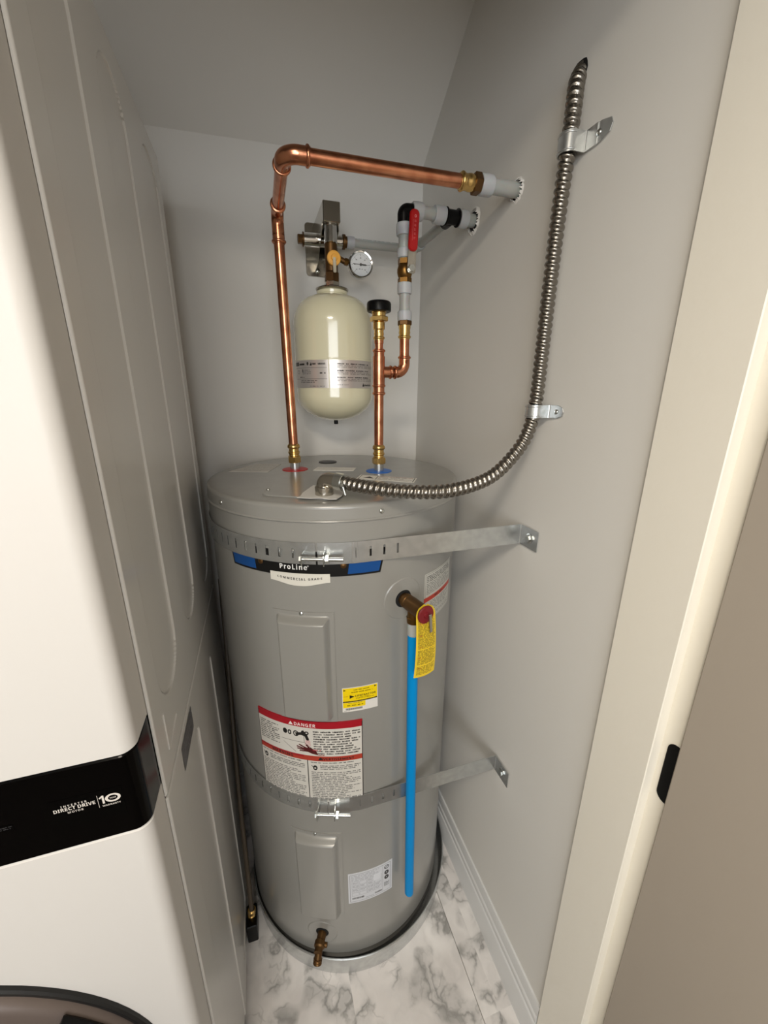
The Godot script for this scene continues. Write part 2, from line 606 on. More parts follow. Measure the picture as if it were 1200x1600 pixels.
func make_materials() -> void:
	var paint := mat("wall paint", Color(0.87, 0.86, 0.837), 0.7, 0.0, 0.35)
	paint.normal_enabled = true
	paint.normal_texture = noise_tex(0.09, Color.BLACK, Color.WHITE, 256, 3, true, 2.0, 3)
	paint.normal_scale = 0.04
	triplanar(paint, 6.0)
	var trim := mat("trim paint", Color(0.94, 0.92, 0.87), 0.4)
	mat("dimmed hall paint", Color(0.66, 0.62, 0.57), 0.75, 0.0, 0.35)  # beige paint, made darker to stand in for the weak light there
	trim.normal_enabled = true
	trim.normal_texture = paint.normal_texture
	trim.normal_scale = 0.05
	triplanar(trim, 4.0)
	mat("baseboard paint", Color(0.84, 0.84, 0.835), 0.35)
	var cp := mat("carpet", Color(0.42, 0.38, 0.34), 0.95)  # dark tone chosen so the unseen hall floor bounces less light
	cp.albedo_texture = noise_tex(0.4, Color(0.75, 0.75, 0.75), Color.WHITE, 256, 3, false, 4.0, 31)
	triplanar(cp, 8.0)
	mat("torn drywall", Color(0.93, 0.92, 0.9), 0.9)
	mat("hole shade and foam", Color(0.03, 0.03, 0.03), 0.9)  # dark discs laid on for shade inside wall holes; dark foam at tank openings
	mat("white enamel", Color(0.80, 0.79, 0.775), 0.42, 0.0, 0.4)
	mat("side enamel", Color(0.82, 0.815, 0.80), 0.22, 0.0, 0.5)
	mat("black gloss", Color(0.014, 0.012, 0.012), 0.14, 0.0, 0.2)
	mat("black rubber", Color(0.02, 0.02, 0.02), 0.6)
	mat("black plastic", Color(0.03, 0.03, 0.032), 0.35, 0.0, 0.3)
	mat("tinted chrome", Color(0.40, 0.36, 0.34), 0.35, 0.3)
	mat("warm silver", Color(0.68, 0.61, 0.58), 0.35, 0.3)
	var tk := mat("tank paint", Color(0.545, 0.54, 0.52), 0.33, 0.0, 0.55)
	tk.clearcoat_enabled = true
	tk.clearcoat = 0.5
	tk.clearcoat_roughness = 0.18
	tk.roughness_texture = noise_tex(0.02, Color(0.85, 0.85, 0.85), Color.WHITE, 256, 3, false, 4.0, 5)
	triplanar(tk, 3.0)
	var cu := mat("copper", Color.WHITE, 0.27, 1.0)
	cu.albedo_texture = noise_tex(0.018, Color(0.68, 0.42, 0.31), Color(0.95, 0.68, 0.53), 256, 5, false, 4.0, 9)
	cu.roughness_texture = noise_tex(0.03, Color(0.7, 0.7, 0.7), Color(1, 1, 1), 256, 4, false, 4.0, 12)
	triplanar(cu, 5.0)
	mat("brass", Color(0.85, 0.71, 0.45), 0.24, 1.0)
	mat("dull brass", Color(0.50, 0.37, 0.20), 0.36, 1.0)
	mat("bronze", Color(0.42, 0.31, 0.19), 0.42, 0.9)
	var gv := mat("galvanised steel", Color.WHITE, 0.27, 0.88)
	gv.albedo_texture = noise_tex(0.03, Color(0.75, 0.76, 0.76), Color(0.83, 0.84, 0.84), 256, 3, false, 4.0, 21)
	triplanar(gv, 6.0)
	mat("zinc", Color(0.78, 0.79, 0.78), 0.22, 1.0)
	mat("conduit steel", Color(0.57, 0.55, 0.52), 0.27, 1.0)
	mat("polished steel", Color(0.74, 0.72, 0.68), 0.16, 1.0)
	mat("chrome", Color(0.85, 0.85, 0.84), 0.08, 1.0)
	var px := mat("clear plastic pipe", Color(0.66, 0.67, 0.655), 0.35)
	px.subsurf_scatter_enabled = true
	px.subsurf_scatter_strength = 0.5
	var pc := mat("white plastic ring", Color(0.71, 0.72, 0.73), 0.4)
	pc.subsurf_scatter_enabled = true
	pc.subsurf_scatter_strength = 0.3
	var cr := mat("cream enamel", Color(0.86, 0.84, 0.72), 0.2)
	cr.clearcoat_enabled = true
	cr.clearcoat_roughness = 0.06
	mat("red enamel", Color(0.66, 0.02, 0.03), 0.35)
	mat("red plastic", Color(0.70, 0.02, 0.06), 0.4)
	mat("blue plastic", Color(0.05, 0.42, 0.80), 0.4)
	mat("blue pipe", Color(0.0, 0.53, 0.80), 0.45, 0.0, 0.25)
	mat("dark red washer", Color(0.45, 0.06, 0.10), 0.5)
	mat("yellow knob", Color(0.93, 0.68, 0.28), 0.4)
	mat("cream lever", Color(0.80, 0.76, 0.66), 0.4)
	mat("white paper", Color(0.82, 0.81, 0.79), 0.7)
	mat("hose reflection brown", Color(0.30, 0.26, 0.21), 0.5)  # brown picked to stand in for reflections behind the washer
	mat("needle black", Color(0.02, 0.02, 0.02), 0.5)
	var gs := mat("gauge glass", Color(1, 1, 1, 0.06), 0.03)
	gs.transparency = BaseMaterial3D.TRANSPARENCY_ALPHA
	var glow := mat("lamp glow", Color(0.9, 0.88, 0.84), 0.5)
	glow.emission_enabled = true
	glow.emission = Color(1.0, 0.9, 0.78)
	glow.emission_energy_multiplier = 1.5
	var pane := mat("window glow", Color(0.85, 0.9, 0.95), 0.3)
	pane.emission_enabled = true
	pane.emission = Color(0.85, 0.92, 1.0)
	pane.emission_energy_multiplier = 1.2
	make_marble()

func make_marble() -> void:
	var n := 768
	var warp := FastNoiseLite.new()
	warp.seed = 11; warp.frequency = 0.009; warp.fractal_octaves = 5
	var cloud := FastNoiseLite.new()
	cloud.seed = 23; cloud.frequency = 0.004; cloud.fractal_octaves = 4
	var vein := FastNoiseLite.new()
	vein.seed = 37; vein.frequency = 0.0105; vein.noise_type = FastNoiseLite.TYPE_CELLULAR
	vein.cellular_return_type = FastNoiseLite.RETURN_DISTANCE2_SUB; vein.fractal_type = FastNoiseLite.FRACTAL_NONE
	var fine := FastNoiseLite.new()
	fine.seed = 77; fine.frequency = 0.024; fine.noise_type = FastNoiseLite.TYPE_CELLULAR
	fine.cellular_return_type = FastNoiseLite.RETURN_DISTANCE2_SUB; fine.fractal_type = FastNoiseLite.FRACTAL_NONE
	var fade := FastNoiseLite.new()
	fade.seed = 51; fade.frequency = 0.01; fade.fractal_octaves = 2
	var im := Image.create(n, n, false, Image.FORMAT_RGB8)
	for y in n:
		for x in n:
			var wx := warp.get_noise_2d(x, y) * 70.0
			var wy := warp.get_noise_2d(x + 500, y + 300) * 70.0
			var a := vein.get_noise_2d(x + wx, y + wy * 0.8) + 1.0
			var f := clampf(fade.get_noise_2d(x, y) * 2.2 + 0.30, 0.0, 1.0)
			var a2 := fine.get_noise_2d(x + wx * 0.7, y + wy * 0.7) + 1.0
			var line := pow(clampf(1.0 - a * 7.0, 0.0, 1.0), 1.6) * f + pow(clampf(1.0 - a2 * 6.0, 0.0, 1.0), 1.6) * f * f * 0.5
			var halo := pow(clampf(1.0 - a * 1.6, 0.0, 1.0), 1.4) * (0.25 + f * 0.75) * 0.75
			var c := cloud.get_noise_2d(x + wx * 0.5, y + wy * 0.5)
			var col := Color(0.86, 0.84, 0.825).lerp(Color(0.96, 0.945, 0.93), clampf(c + 0.5, 0.0, 1.0))
			col = col.lerp(Color(0.68, 0.67, 0.66), halo)
			col = col.lerp(Color(0.46, 0.455, 0.44), minf(line, 1.0) * 0.5)
			im.set_pixel(x, y, col)
	var m := mat("marble tile", Color.WHITE, 0.4)
	m.albedo_texture = ImageTexture.create_from_image(im)
	M["marble"] = m

# ---------- the setting ----------
func build_room() -> void:
	# floor: a bed with separate tiles
	var mb := MB.new()
	block(mb, -1.7, 0.75, -0.1, -0.0035, 0.30, 1.4)
	var fl := struct("floor", mb, mat("grout", Color(0.55, 0.53, 0.51), 0.8), "pale marble-look tile floor under the water heater", "floor")
	var w := 0.6096
	var xs := [-1.4244, -0.8148, -0.2052, 0.4044]
	var zs := [0.3584, 0.968]
	for a in xs.size():
		for b in zs.size():
			var x0: float = xs[a] + 0.0007
			var x1: float = minf(xs[a] + w, 0.74) - 0.0007
			var z0: float = zs[b] + 0.0007
			var z1: float = minf(zs[b] + w, 1.38) - 0.0007
			var tb := MB.new()
			var c := V((x0 + x1) / 2, -0.003, (z0 + z1) / 2)
			box(tb, shifted(c), Vector3(x1 - x0, 0.006, z1 - z0), 0.0008)
			var o := Vector2(rng.randf(), rng.randf())
			for k in tb.t.size():
				var q := tb.v[k]
				tb.t[k] = Vector2(q.x, q.z) / 0.8 + o
			part("tile", tb, M["marble"], fl)
	mb = MB.new()
	block(mb, -1.8, 0.75, -0.1, 0.006, -2.15, 0.357, 0.002)  # unseen floor, given an invented dark covering to cut bounce
	struct("floor_hall", mb, M["carpet"], "unseen hall floor made dark to cut bounced light into the closet", "floor")
	# closet walls
	mb = MB.new()
	block(mb, WALL_X, WALL_X + 0.1, 0, 2.9, 0.36, BACK + 0.1)
	var wr := struct("wall_right", mb, M["wall paint"], "pale grey painted right wall of the closet carrying the metal conduit", "wall")
	mb = MB.new()
	block(mb, -0.98, WALL_X + 0.1, 0, 2.9, BACK, BACK + 0.1)
	struct("wall_back", mb, M["wall paint"], "pale painted back wall behind the water heater", "wall")
	mb = MB.new()
	block(mb, -0.98, -0.88, 0, 2.9, 0.30, BACK + 0.1)
	struct("wall_left", mb, M["wall paint"], "closet wall hidden on the far side of the stacked washer and dryer", "wall")
	# sloping ceiling, as under a stair
	mb = MB.new()
	var cy := func(x: float, z: float) -> float: return 2.0360 + 0.0251 * x + 0.682 * (BACK - z)
	var lo := []
	var up := []
	for p in [[-1.0, BACK + 0.08], [WALL_X + 0.08, BACK + 0.08], [WALL_X + 0.08, 0.36], [-1.0, 0.36]]:
		lo.append(V(p[0], cy.call(p[0], p[1]), p[1]))
		up.append(V(p[0], cy.call(p[0], p[1]) + 0.1, p[1]))
	var mid: Vector3 = (lo[0] + lo[2] + up[0] + up[2]) / 4
	mb.face(lo, mid); mb.face(up, mid)
	for k in 4: mb.face([lo[k], lo[(k + 1) % 4], up[(k + 1) % 4], up[k]], mid)
	struct("ceiling", mb, M["wall paint"], "sloping painted ceiling above the copper pipe", "ceiling")
	# baseboards
	var prof := PackedVector2Array([Vector2(0, 0), Vector2(0.0140, 0), Vector2(0.0140, 0.084), Vector2(0.0128, 0.086), Vector2(0.0100, 0.088), Vector2(0.0096, 0.097), Vector2(0.0118, 0.100), Vector2(0.0126, 0.104), Vector2(0.0118, 0.108), Vector2(0.0086, 0.111), Vector2(0.0080, 0.120), Vector2(0.0070, 0.128), Vector2(0.0060, 0.134), Vector2(0.0045, 0.138), Vector2(0, 0.139)])
	mb = MB.new()
	prism(mb, Transform3D(Basis(Vector3(-1, 0, 0), Vector3(0, 1, 0), Vector3(0, 0, -1)), V(WALL_X, 0, 0.395)), prof, BACK - 0.395)
	struct("baseboard_right", mb, M["baseboard paint"], "white moulded baseboard along the right wall", "baseboard")
	mb = MB.new()
	prism(mb, Transform3D(Basis(Vector3(0, 0, 1), Vector3(0, 1, 0), Vector3(-1, 0, 0)), V(WALL_X - 0.014, 0, BACK)), prof, 1.36)
	struct("baseboard_back", mb, M["baseboard paint"], "white moulded baseboard along the back wall", "baseboard")
	# door jamb with its stop and the strike plate
	mb = MB.new()
	block(mb, 0.5082, 0.56, 0, 2.06, 0.2700, 0.3100)
	var dj := struct("door_1", mb, M["trim paint"], "white door frame at the right side of the closet opening", "door frame")
	mb = MB.new()
	block(mb, 0.4904, 0.56, 0, 2.06, 0.3027, 0.3937, 0.0012)
	part("door_stop", mb, M["trim paint"], dj)
	mb = MB.new()
	prism(mb, Transform3D(Basis(Vector3(0, 0, 1), Vector3(0, 1, 0), Vector3(-1, 0, 0)), V(0.5084, 0.9445, 0.271)), round_rect(0.046, 0.1, 0.012), 0.0018, 0.0005)
	part("strike_plate", mb, M["black plastic"], dj, "black latch plate let into the door frame")
	# hall walls round the eye
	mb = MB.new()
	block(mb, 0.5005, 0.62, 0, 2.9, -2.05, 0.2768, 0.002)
	struct("wall_hall_right", mb, M["dimmed hall paint"], "hall wall close on the right, ending at the door frame", "wall")
	mb = MB.new()
	block(mb, -1.8, 0.62, 1.98, 2.9, 0.2485, 0.3937)  # unseen header, brought low to keep the sloping ceiling shaded
	struct("wall_hall_front", mb, M["wall paint"], "unseen wall over the closet opening, set low to shade the ceiling", "wall")
	mb = MB.new()
	block(mb, -1.8, -0.86, 0, 2.06, 0.2485, 0.3937)
	struct("wall_hall_side", mb, M["wall paint"], "wall beside the closet opening, past the washer and dryer", "wall")
	mb = MB.new()
	block(mb, -1.8, -1.7, 0, 2.9, -2.05, 0.2485)
	struct("wall_hall_left", mb, M["wall paint"], "left wall of the hall", "wall")
	mb = MB.new()
	block(mb, -1.8, 0.62, 2.17, 2.27, -2.15, 0.2485)
	struct("ceiling_hall", mb, M["wall paint"], "flat ceiling of the hall in front of the closet", "ceiling")
	mb = MB.new()
	block(mb, -1.8, -1.30, 0, 2.17, -2.15, -2.05)
	block(mb, 0.30, 0.62, 0, 2.17, -2.15, -2.05)
	block(mb, -1.30, 0.30, 0, 0.87, -2.15, -2.05)
	block(mb, -1.30, 0.30, 2.13, 2.17, -2.15, -2.05)
	struct("wall_hall_back", mb, M["wall paint"], "hall wall with the window, behind the camera", "wall")
	mb = MB.new()
	for r in [[-1.30, -1.25, 0.87, 2.13], [0.25, 0.30, 0.87, 2.13], [-1.30, 0.30, 0.87, 0.92], [-1.30, 0.30, 2.08, 2.13], [-0.52, -0.48, 0.92, 2.08]]:
		block(mb, r[0], r[1], r[2], r[3], -2.10, -2.035, 0.003)
	var wn := struct("window_1", mb, M["trim paint"], "bright white framed window in the hall behind the camera", "window")
	for r in [[-1.25, -0.52], [-0.48, 0.25]]:
		mb = MB.new()
		block(mb, r[0], r[1], 0.92, 2.08, -2.075, -2.068)
		part("window_pane", mb, M["window glow"], wn)
	var cl := thing("ceiling_lamp", "round flush ceiling lamp in the hall behind the camera", "lamp", V(-0.2, 2.12, -0.45))
	mb = MB.new()
	lathe(mb, axis_xf(V(-0.2, 2.17, -0.45), Vector3.DOWN), [Vector2(0, 0), Vector2(0.185, 0), Vector2(0.185, 0.03), Vector2(0.175, 0.034), Vector2(0.17, 0.034)], 48)
	part("lamp_rim", mb, M["trim paint"], cl)
	mb = MB.new()
	lathe(mb, axis_xf(V(-0.2, 2.14, -0.45), Vector3.DOWN), [Vector2(0.17, 0), Vector2(0.165, 0.014), Vector2(0.12, 0.024), Vector2(0, 0.028)], 48)
	part("lamp_diffuser", mb, M["lamp glow"], cl)
	# torn openings in the right wall: dark discs stand for the shade inside
	torn_hole(wr, V(WALL_X, 1.8118, 0.7643), 0.0165)
	torn_hole(wr, V(WALL_X, 1.8167, 0.9245), 0.0215)

func torn_hole(wall: Node3D, c: Vector3, r: float) -> void:
	var mb := MB.new()
	var poly := PackedVector2Array()
	for k in 18: poly.append(Vector2.from_angle(TAU * k / 18) * r * rng.randf_range(0.84, 1.0))
	prism(mb, face_xf(c + Vector3(0.0005, 0, 0), Vector3(-1, 0, 0)), poly, 0.001)  # flat dark disc laid on the wall for the shade inside the hole
	part("hole_shade_disc", mb, M["hole shade and foam"], wall, "dark ragged disc on the wall standing for hole shade round a pipe")
	mb = MB.new()
	var n := 40
	for k in n:
		if rng.randf() < 0.12: continue
		var a := TAU * k / n + rng.randf_range(-0.08, 0.08)
		var d := Vector3(0, sin(a), cos(a))
		var tq := Vector3(0, cos(a), -sin(a))
		var p := c + d * r * rng.randf_range(1.12, 1.3)
		var q := c + d * r * rng.randf_range(0.86, 1.0) + Vector3(-rng.randf_range(0.002, 0.008), 0, 0)
		var wd := r * rng.randf_range(0.14, 0.26)
		var a0 := p - tq * wd
		var a1 := p + tq * wd
		var b0 := q + tq * wd * rng.randf_range(-0.5, 0.9)
		var low := (a0 + a1 + b0) / 3 + Vector3(0.004, 0, 0)
		mb.face([a0, a1, b0], low)
		mb.face([a0, b0, low], a1); mb.face([a1, b0, low], a0)
	part("torn_drywall", mb, M["torn drywall"], wall, "white crumbling drywall edge")

# ---------- washer and dryer ----------
const SIDE := -0.1426
const FRONT := 0.375
const SEAM := 0.4283
const TOWER_BACK := 1.03

func front_poly(x1: float, r: float) -> PackedVector2Array:   # plan: x, ahead
	var out := PackedVector2Array()
	out.append(Vector2(-0.8286, SEAM))
	for k in 13:
		var a := PI - PI / 2 * k / 12
		out.append(Vector2(-0.8286 + r + r * cos(a), FRONT + r - r * sin(a)))
	for k in 13:
		var a := PI / 2 - PI / 2 * k / 12
		out.append(Vector2(x1 - r + r * cos(a), FRONT + r - r * sin(a)))
	out.append(Vector2(x1, SEAM))
	return out

func slab(mb: MB, poly: PackedVector2Array, y0: float, y1: float, bev: float) -> void:
	prism(mb, Transform3D(Basis(Vector3(1, 0, 0), Vector3(0, 0, -1), Vector3(0, 1, 0)), Vector3(0, y0, 0)), poly, y1 - y0, bev)

func round_box_sdf(p: Vector2, c: Vector2, h: Vector2, r: float) -> float:
	var q := (p - c).abs() - h + Vector2(r, r)
	return q.max(Vector2.ZERO).length() + minf(maxf(q.x, q.y), 0.0) - r

# pressed steel side: a relief of sunk channels; each = [centre z, centre y, half z, half y, radius]
func side_panel(mb: MB, z0: float, z1: float, y0: float, y1: float, channels: Array, cut: float) -> void:
	var zs := PackedFloat32Array()
	var ys := PackedFloat32Array()
	for k in 161: zs.append(lerpf(z0, z1, k / 160.0))
	for k in 121: ys.append(lerpf(y0, y1, k / 120.0))
	for c in channels:
		for e in [-1.0, 1.0]:
			for k in 15: zs.append(c[0] + e * (c[2] - 0.0045 + k * 0.0004))
			for k in 40: ys.append(c[1] + e * (c[3] - c[4] * k / 40.0 + 0.002))
			for k in 12: ys.append(c[1] + e * (c[3] - 0.0045 + k * 0.0005))
	for e in [0.0004, 0.0008, 0.0013, 0.002, 0.003]:
		zs.append(z0 + e); zs.append(z1 - e); ys.append(y0 + e); ys.append(y1 - e)
	zs.sort(); ys.sort()
	var depth := func(z: float, y: float) -> float:
		var d := 0.0
		for c in channels:
			d = maxf(d, 0.0026 * (1.0 - smoothstep(-0.0023, 0.0, round_box_sdf(Vector2(z, y), Vector2(c[0], c[1]), Vector2(c[2], c[3]), c[4]))))
		var e := minf(minf(z - z0, z1 - z), minf(y - y0, y1 - y))
		if e < 0.003: d += 0.003 - sqrt(maxf(0.0, 0.000009 - (0.003 - e) * (0.003 - e)))
		return d
	var ids := []
	for b in ys.size():
		var row := []
		for a in zs.size():
			var z := clampf(zs[a], z0, z1)
			var y := clampf(ys[b], y0, y1)
			if cut > 0.0: y = maxf(y, y0 + maxf(0.0, z - (z1 - cut)) * 0.8 + 0.00002 * b)
			var e := 0.0004
			var za := minf(z + e, z1)
			var zb := maxf(z - e, z0)
			var ya := minf(y + e, y1)
			var yb := maxf(y - e, y0)
			var dz: float = (depth.call(za, y) - depth.call(zb, y)) / (za - zb)
			var dy: float = (depth.call(z, ya) - depth.call(z, yb)) / (ya - yb)
			row.append(mb.vert(V(SIDE - depth.call(z, y), y, z), Vector3(1, dy, -dz).normalized()))
		ids.append(row)
	for b in ys.size() - 1:
		for a in zs.size() - 1:
			mb.quad(ids[b][a], ids[b][a + 1], ids[b + 1][a + 1], ids[b + 1][a])

func build_tower() -> void:
	var o := thing("laundry_tower", "tall white stacked washer and dryer standing left of the water heater", "washer dryer", V(-0.4856, 0, 0.71))
	var poly := front_poly(SIDE - 0.0034, 0.015)
	var mb := MB.new()
	slab(mb, poly, 1.1000, 1.89, 0.002)
	part("dryer_front", mb, M["white enamel"], o)
	mb = MB.new()
	slab(mb, poly, 0.03, 0.9985, 0.002)
	part("washer_front", mb, M["white enamel"], o)
	mb = MB.new()
	slab(mb, front_poly(SIDE - 0.0036, 0.015), 0.9988, 1.0997, 0.0012)
	var cp := part("control_panel", mb, M["black gloss"], o, "glossy black control panel with white print")
	# print on the panel: a thin film carrying the lettering
	var pb := Color(0.014, 0.012, 0.012)
	var im := sheet(512, 304, pb)
	var ink := Color(0.80, 0.78, 0.75)
	write(im, "INVERTER", 167, 84, 26, ink, font_bold, 0.5, 8.0)
	write(im, "DIRECT DRIVE", 167, 124, 46, ink, font_bold, 0.5, -1.0, 1.0)
	write(im, "MOTOR", 167, 156, 26, ink, font_bold, 0.5, 2.0, 1.1)
	im.fill_rect(Rect2i(329, 48, 3, 128), ink)
	write(im, "1", 362, 144, 118, ink, font_bold, 0.5, 0.0, 0.9)
	blob(im, 436, 102, 56, 43, ink, 0.62)
	write(im, "YEAR", 436, 110, 20, ink, font_bold, 0.5, 0.0)
	write(im, "WARRANTY", 418, 176, 23, ink, font_bold, 0.5, 1.0)
	var pm := printed("panel print", im, 0.14)
	pm.metallic_specular = 0.2
	mb = MB.new()
	mb.face([V(-0.2280, 1.0260, FRONT - 0.0002), V(-0.1640, 1.0260, FRONT - 0.0002), V(-0.1640, 1.0640, FRONT - 0.0002), V(-0.2280, 1.0640, FRONT - 0.0002)], V(-0.21, 1.03, 0.5), [Vector2(0, 1), Vector2(1, 1), Vector2(1, 0), Vector2(0, 0)])
	part("lettering", mb, pm, cp)
	im = sheet(192, 64, pb)
	fine_print(im, 4, 16, 186, 58, 18, 9, Color(0.30, 0.30, 0.31), 0.1)
	mb = MB.new()
	mb.face([V(-0.2820, 1.0415, FRONT - 0.0002), V(-0.2585, 1.0415, FRONT - 0.0002), V(-0.2585, 1.0493, FRONT - 0.0002), V(-0.2820, 1.0493, FRONT - 0.0002)], V(-0.21, 1.03, 0.5), [Vector2(0, 1), Vector2(1, 1), Vector2(1, 0), Vector2(0, 0)])
	var sp := printed("panel small print", im, 0.14)
	sp.metallic_specular = 0.2
	part("small_print", mb, sp, cp)
	# sides
	mb = MB.new()
	side_panel(mb, SEAM - 0.0006, TOWER_BACK, 0.9752, 1.889, [[0.528, 1.459, 0.058, 0.399, 0.058], [0.717, 1.455, 0.058, 0.395, 0.058], [0.925, 1.443, 0.062, 0.41, 0.058]], 0.0)
	var ds := part("dryer_side", mb, M["side enamel"], o)
	mb = MB.new()
	sweep(mb, rounded([V(SIDE, 1.0646, 0.4655), V(SIDE, 1.0075, 0.4645), V(SIDE, 1.0165, 0.5185)], 0.004, 5), 0.0014, 10)
	part("pressed_rib", mb, M["side enamel"], ds)
	mb = MB.new()
	side_panel(mb, SEAM - 0.0006, 1.02, 0.012, 0.9718, [[0.565, 0.44, 0.072, 0.452, 0.02], [0.775, 0.475, 0.068, 0.415, 0.02]], 0.2)
	var ws := part("washer_side", mb, M["side enamel"], o)
	im = sheet(256, 128, Color(0.33, 0.34, 0.35))
	fine_print(im, 10, 10, 246, 60, 16, 8, Color(0.16, 0.16, 0.17))
	fine_print(im, 60, 66, 220, 122, 18, 11, Color(0.12, 0.12, 0.13))
	mb = MB.new()
	mb.face([V(SIDE + 0.0006, 0.9175, 0.513), V(SIDE + 0.0006, 0.9175, 0.600), V(SIDE + 0.0006, 0.9585, 0.600), V(SIDE + 0.0006, 0.9585, 0.513)], V(-0.3, 0.93, 0.55), [Vector2(0, 1), Vector2(1, 1), Vector2(1, 0), Vector2(0, 0)])
	part("side_sticker", mb, printed("side sticker print", im, 0.4), ws, "small dark grey sticker with fine print")
	# carcass behind the panels
	mb = MB.new()
	block(mb, -0.8286, SIDE - 0.009, 0.02, 0.965, SEAM + 0.004, 0.80)
	block(mb, -0.8286, SIDE - 0.009, 0.22, 0.972, 0.80, 1.015)
	part("washer_body", mb, M["white enamel"], o)
	mb = MB.new()
	block(mb, -0.8286, SIDE - 0.009, 0.974, 1.884, SEAM + 0.004, TOWER_BACK - 0.004)
	part("dryer_body", mb, M["white enamel"], o)
	mb = MB.new()
	block(mb, -0.8286, SIDE - 0.001, 1.884, 1.8895, SEAM + 0.002, TOWER_BACK, 0.002)
	part("top_panel", mb, M["white enamel"], o)
	for p in [[-0.78, 0.47], [-0.2, 0.47], [-0.78, 0.78], [-0.2, 0.78]]:
		mb = MB.new()
		cyl(mb, V(p[0], 0, p[1]), V(p[0], 0.032, p[1]), 0.022, 0.003, 20)
		part("foot", mb, M["black rubber"], o)
	# round washer door
	var dc := V(-0.4856, 0.580, FRONT)
	var dx := axis_xf(dc, Vector3(0, 0, 1)) * Transform3D(Basis.from_scale(Vector3(1.03, 1, 1.03)), Vector3.ZERO)
	mb = MB.new()
	lathe(mb, dx, [Vector2(0.296, -0.002), Vector2(0.296, 0.004), Vector2(0.294, 0.006), Vector2(0.289, 0.005), Vector2(0.286, 0.002), Vector2(0.285, -0.002)], 96)
	var door := part("washer_door", mb, M["black rubber"], o, "round washer door with a black rim")
	mb = MB.new()
	lathe(mb, dx, [Vector2(0.2865, 0.001), Vector2(0.284, 0.008), Vector2(0.274, 0.013), Vector2(0.258, 0.014), Vector2(0.256, 0.012)], 96)
	part("door_ring", mb, M["tinted chrome"], door)
	mb = MB.new()
	lathe(mb, dx, [Vector2(0.2565, 0.012), Vector2(0.250, 0.020), Vector2(0.240, 0.022), Vector2(0.236, 0.020)], 96)
	part("inner_ring", mb, M["warm silver"], door)
	mb = MB.new()
	lathe(mb, dx, [Vector2(0.2365, 0.018), Vector2(0.2, 0.028), Vector2(0.1, 0.036), Vector2(0, 0.038)], 96)
	part("door_glass", mb, M["black gloss"], door)
	mb = MB.new()
	var arc := PackedVector2Array()
	for k in 25: arc.append(Vector2.from_angle(deg_to_rad(lerpf(41, -6, k / 24.0))) * 0.2915)
	for k in 25: arc.append(Vector2.from_angle(deg_to_rad(lerpf(-6, 38, k / 24.0))) * 0.2575)
	prism(mb, Transform3D(Basis.IDENTITY, dc + Vector3(0, 0, 0.010)), arc, 0.016, 0.003)
	part("door_handle", mb, M["black plastic"], door, "dark grip set in the door ring")

# ---------- water heater ----------
func raised_cover(o: Node3D, t0: float, t1: float, y0: float, y1: float) -> MeshInstance3D:
	var mb := MB.new()
	var c := Vector2((t0 + t1) / 2, (y0 + y1) / 2)
	var hw := deg_to_rad(t1 - t0) / 2 * TANK_R
	var hh := (y1 - y0) / 2
	tank_sheet(mb, func(u, _w): return lerpf(t0, t1, u), func(_u, w): return lerpf(y0, y1, w),
		func(u, w):
			var p := Vector2(lerpf(-hw, hw, u), lerpf(-hh, hh, w))
			var d := round_box_sdf(p, Vector2.ZERO, Vector2(hw - 0.007, hh - 0.007), 0.008)
			return 0.002 + 0.017 * (1.0 - smoothstep(-0.013, 0.0, d)), 90, 150)
	var r := part("access_cover", mb, M["tank paint"], o)
	mb = MB.new()
	lathe(mb, axis_xf(on_tank(c.x - 0.3, y1 - 0.0035, TANK_R + 0.0015), out_dir(c.x)), [Vector2(0.0042, 0), Vector2(0.0042, 0.0014), Vector2(0.003, 0.0026), Vector2(0, 0.003)], 16)
	part("cover_screw", mb, M["zinc"], r)
	return r

func screw_head(o: Node3D, p: Vector3, d: Vector3, r := 0.0042, mt := "zinc") -> void:
	var mb := MB.new()
	lathe(mb, axis_xf(p, d), [Vector2(r, -0.001), Vector2(r, 0.0006), Vector2(r * 0.8, r * 0.42), Vector2(r * 0.4, r * 0.55), Vector2(0, r * 0.58)], 18)
	part("screw", mb, M[mt], o)

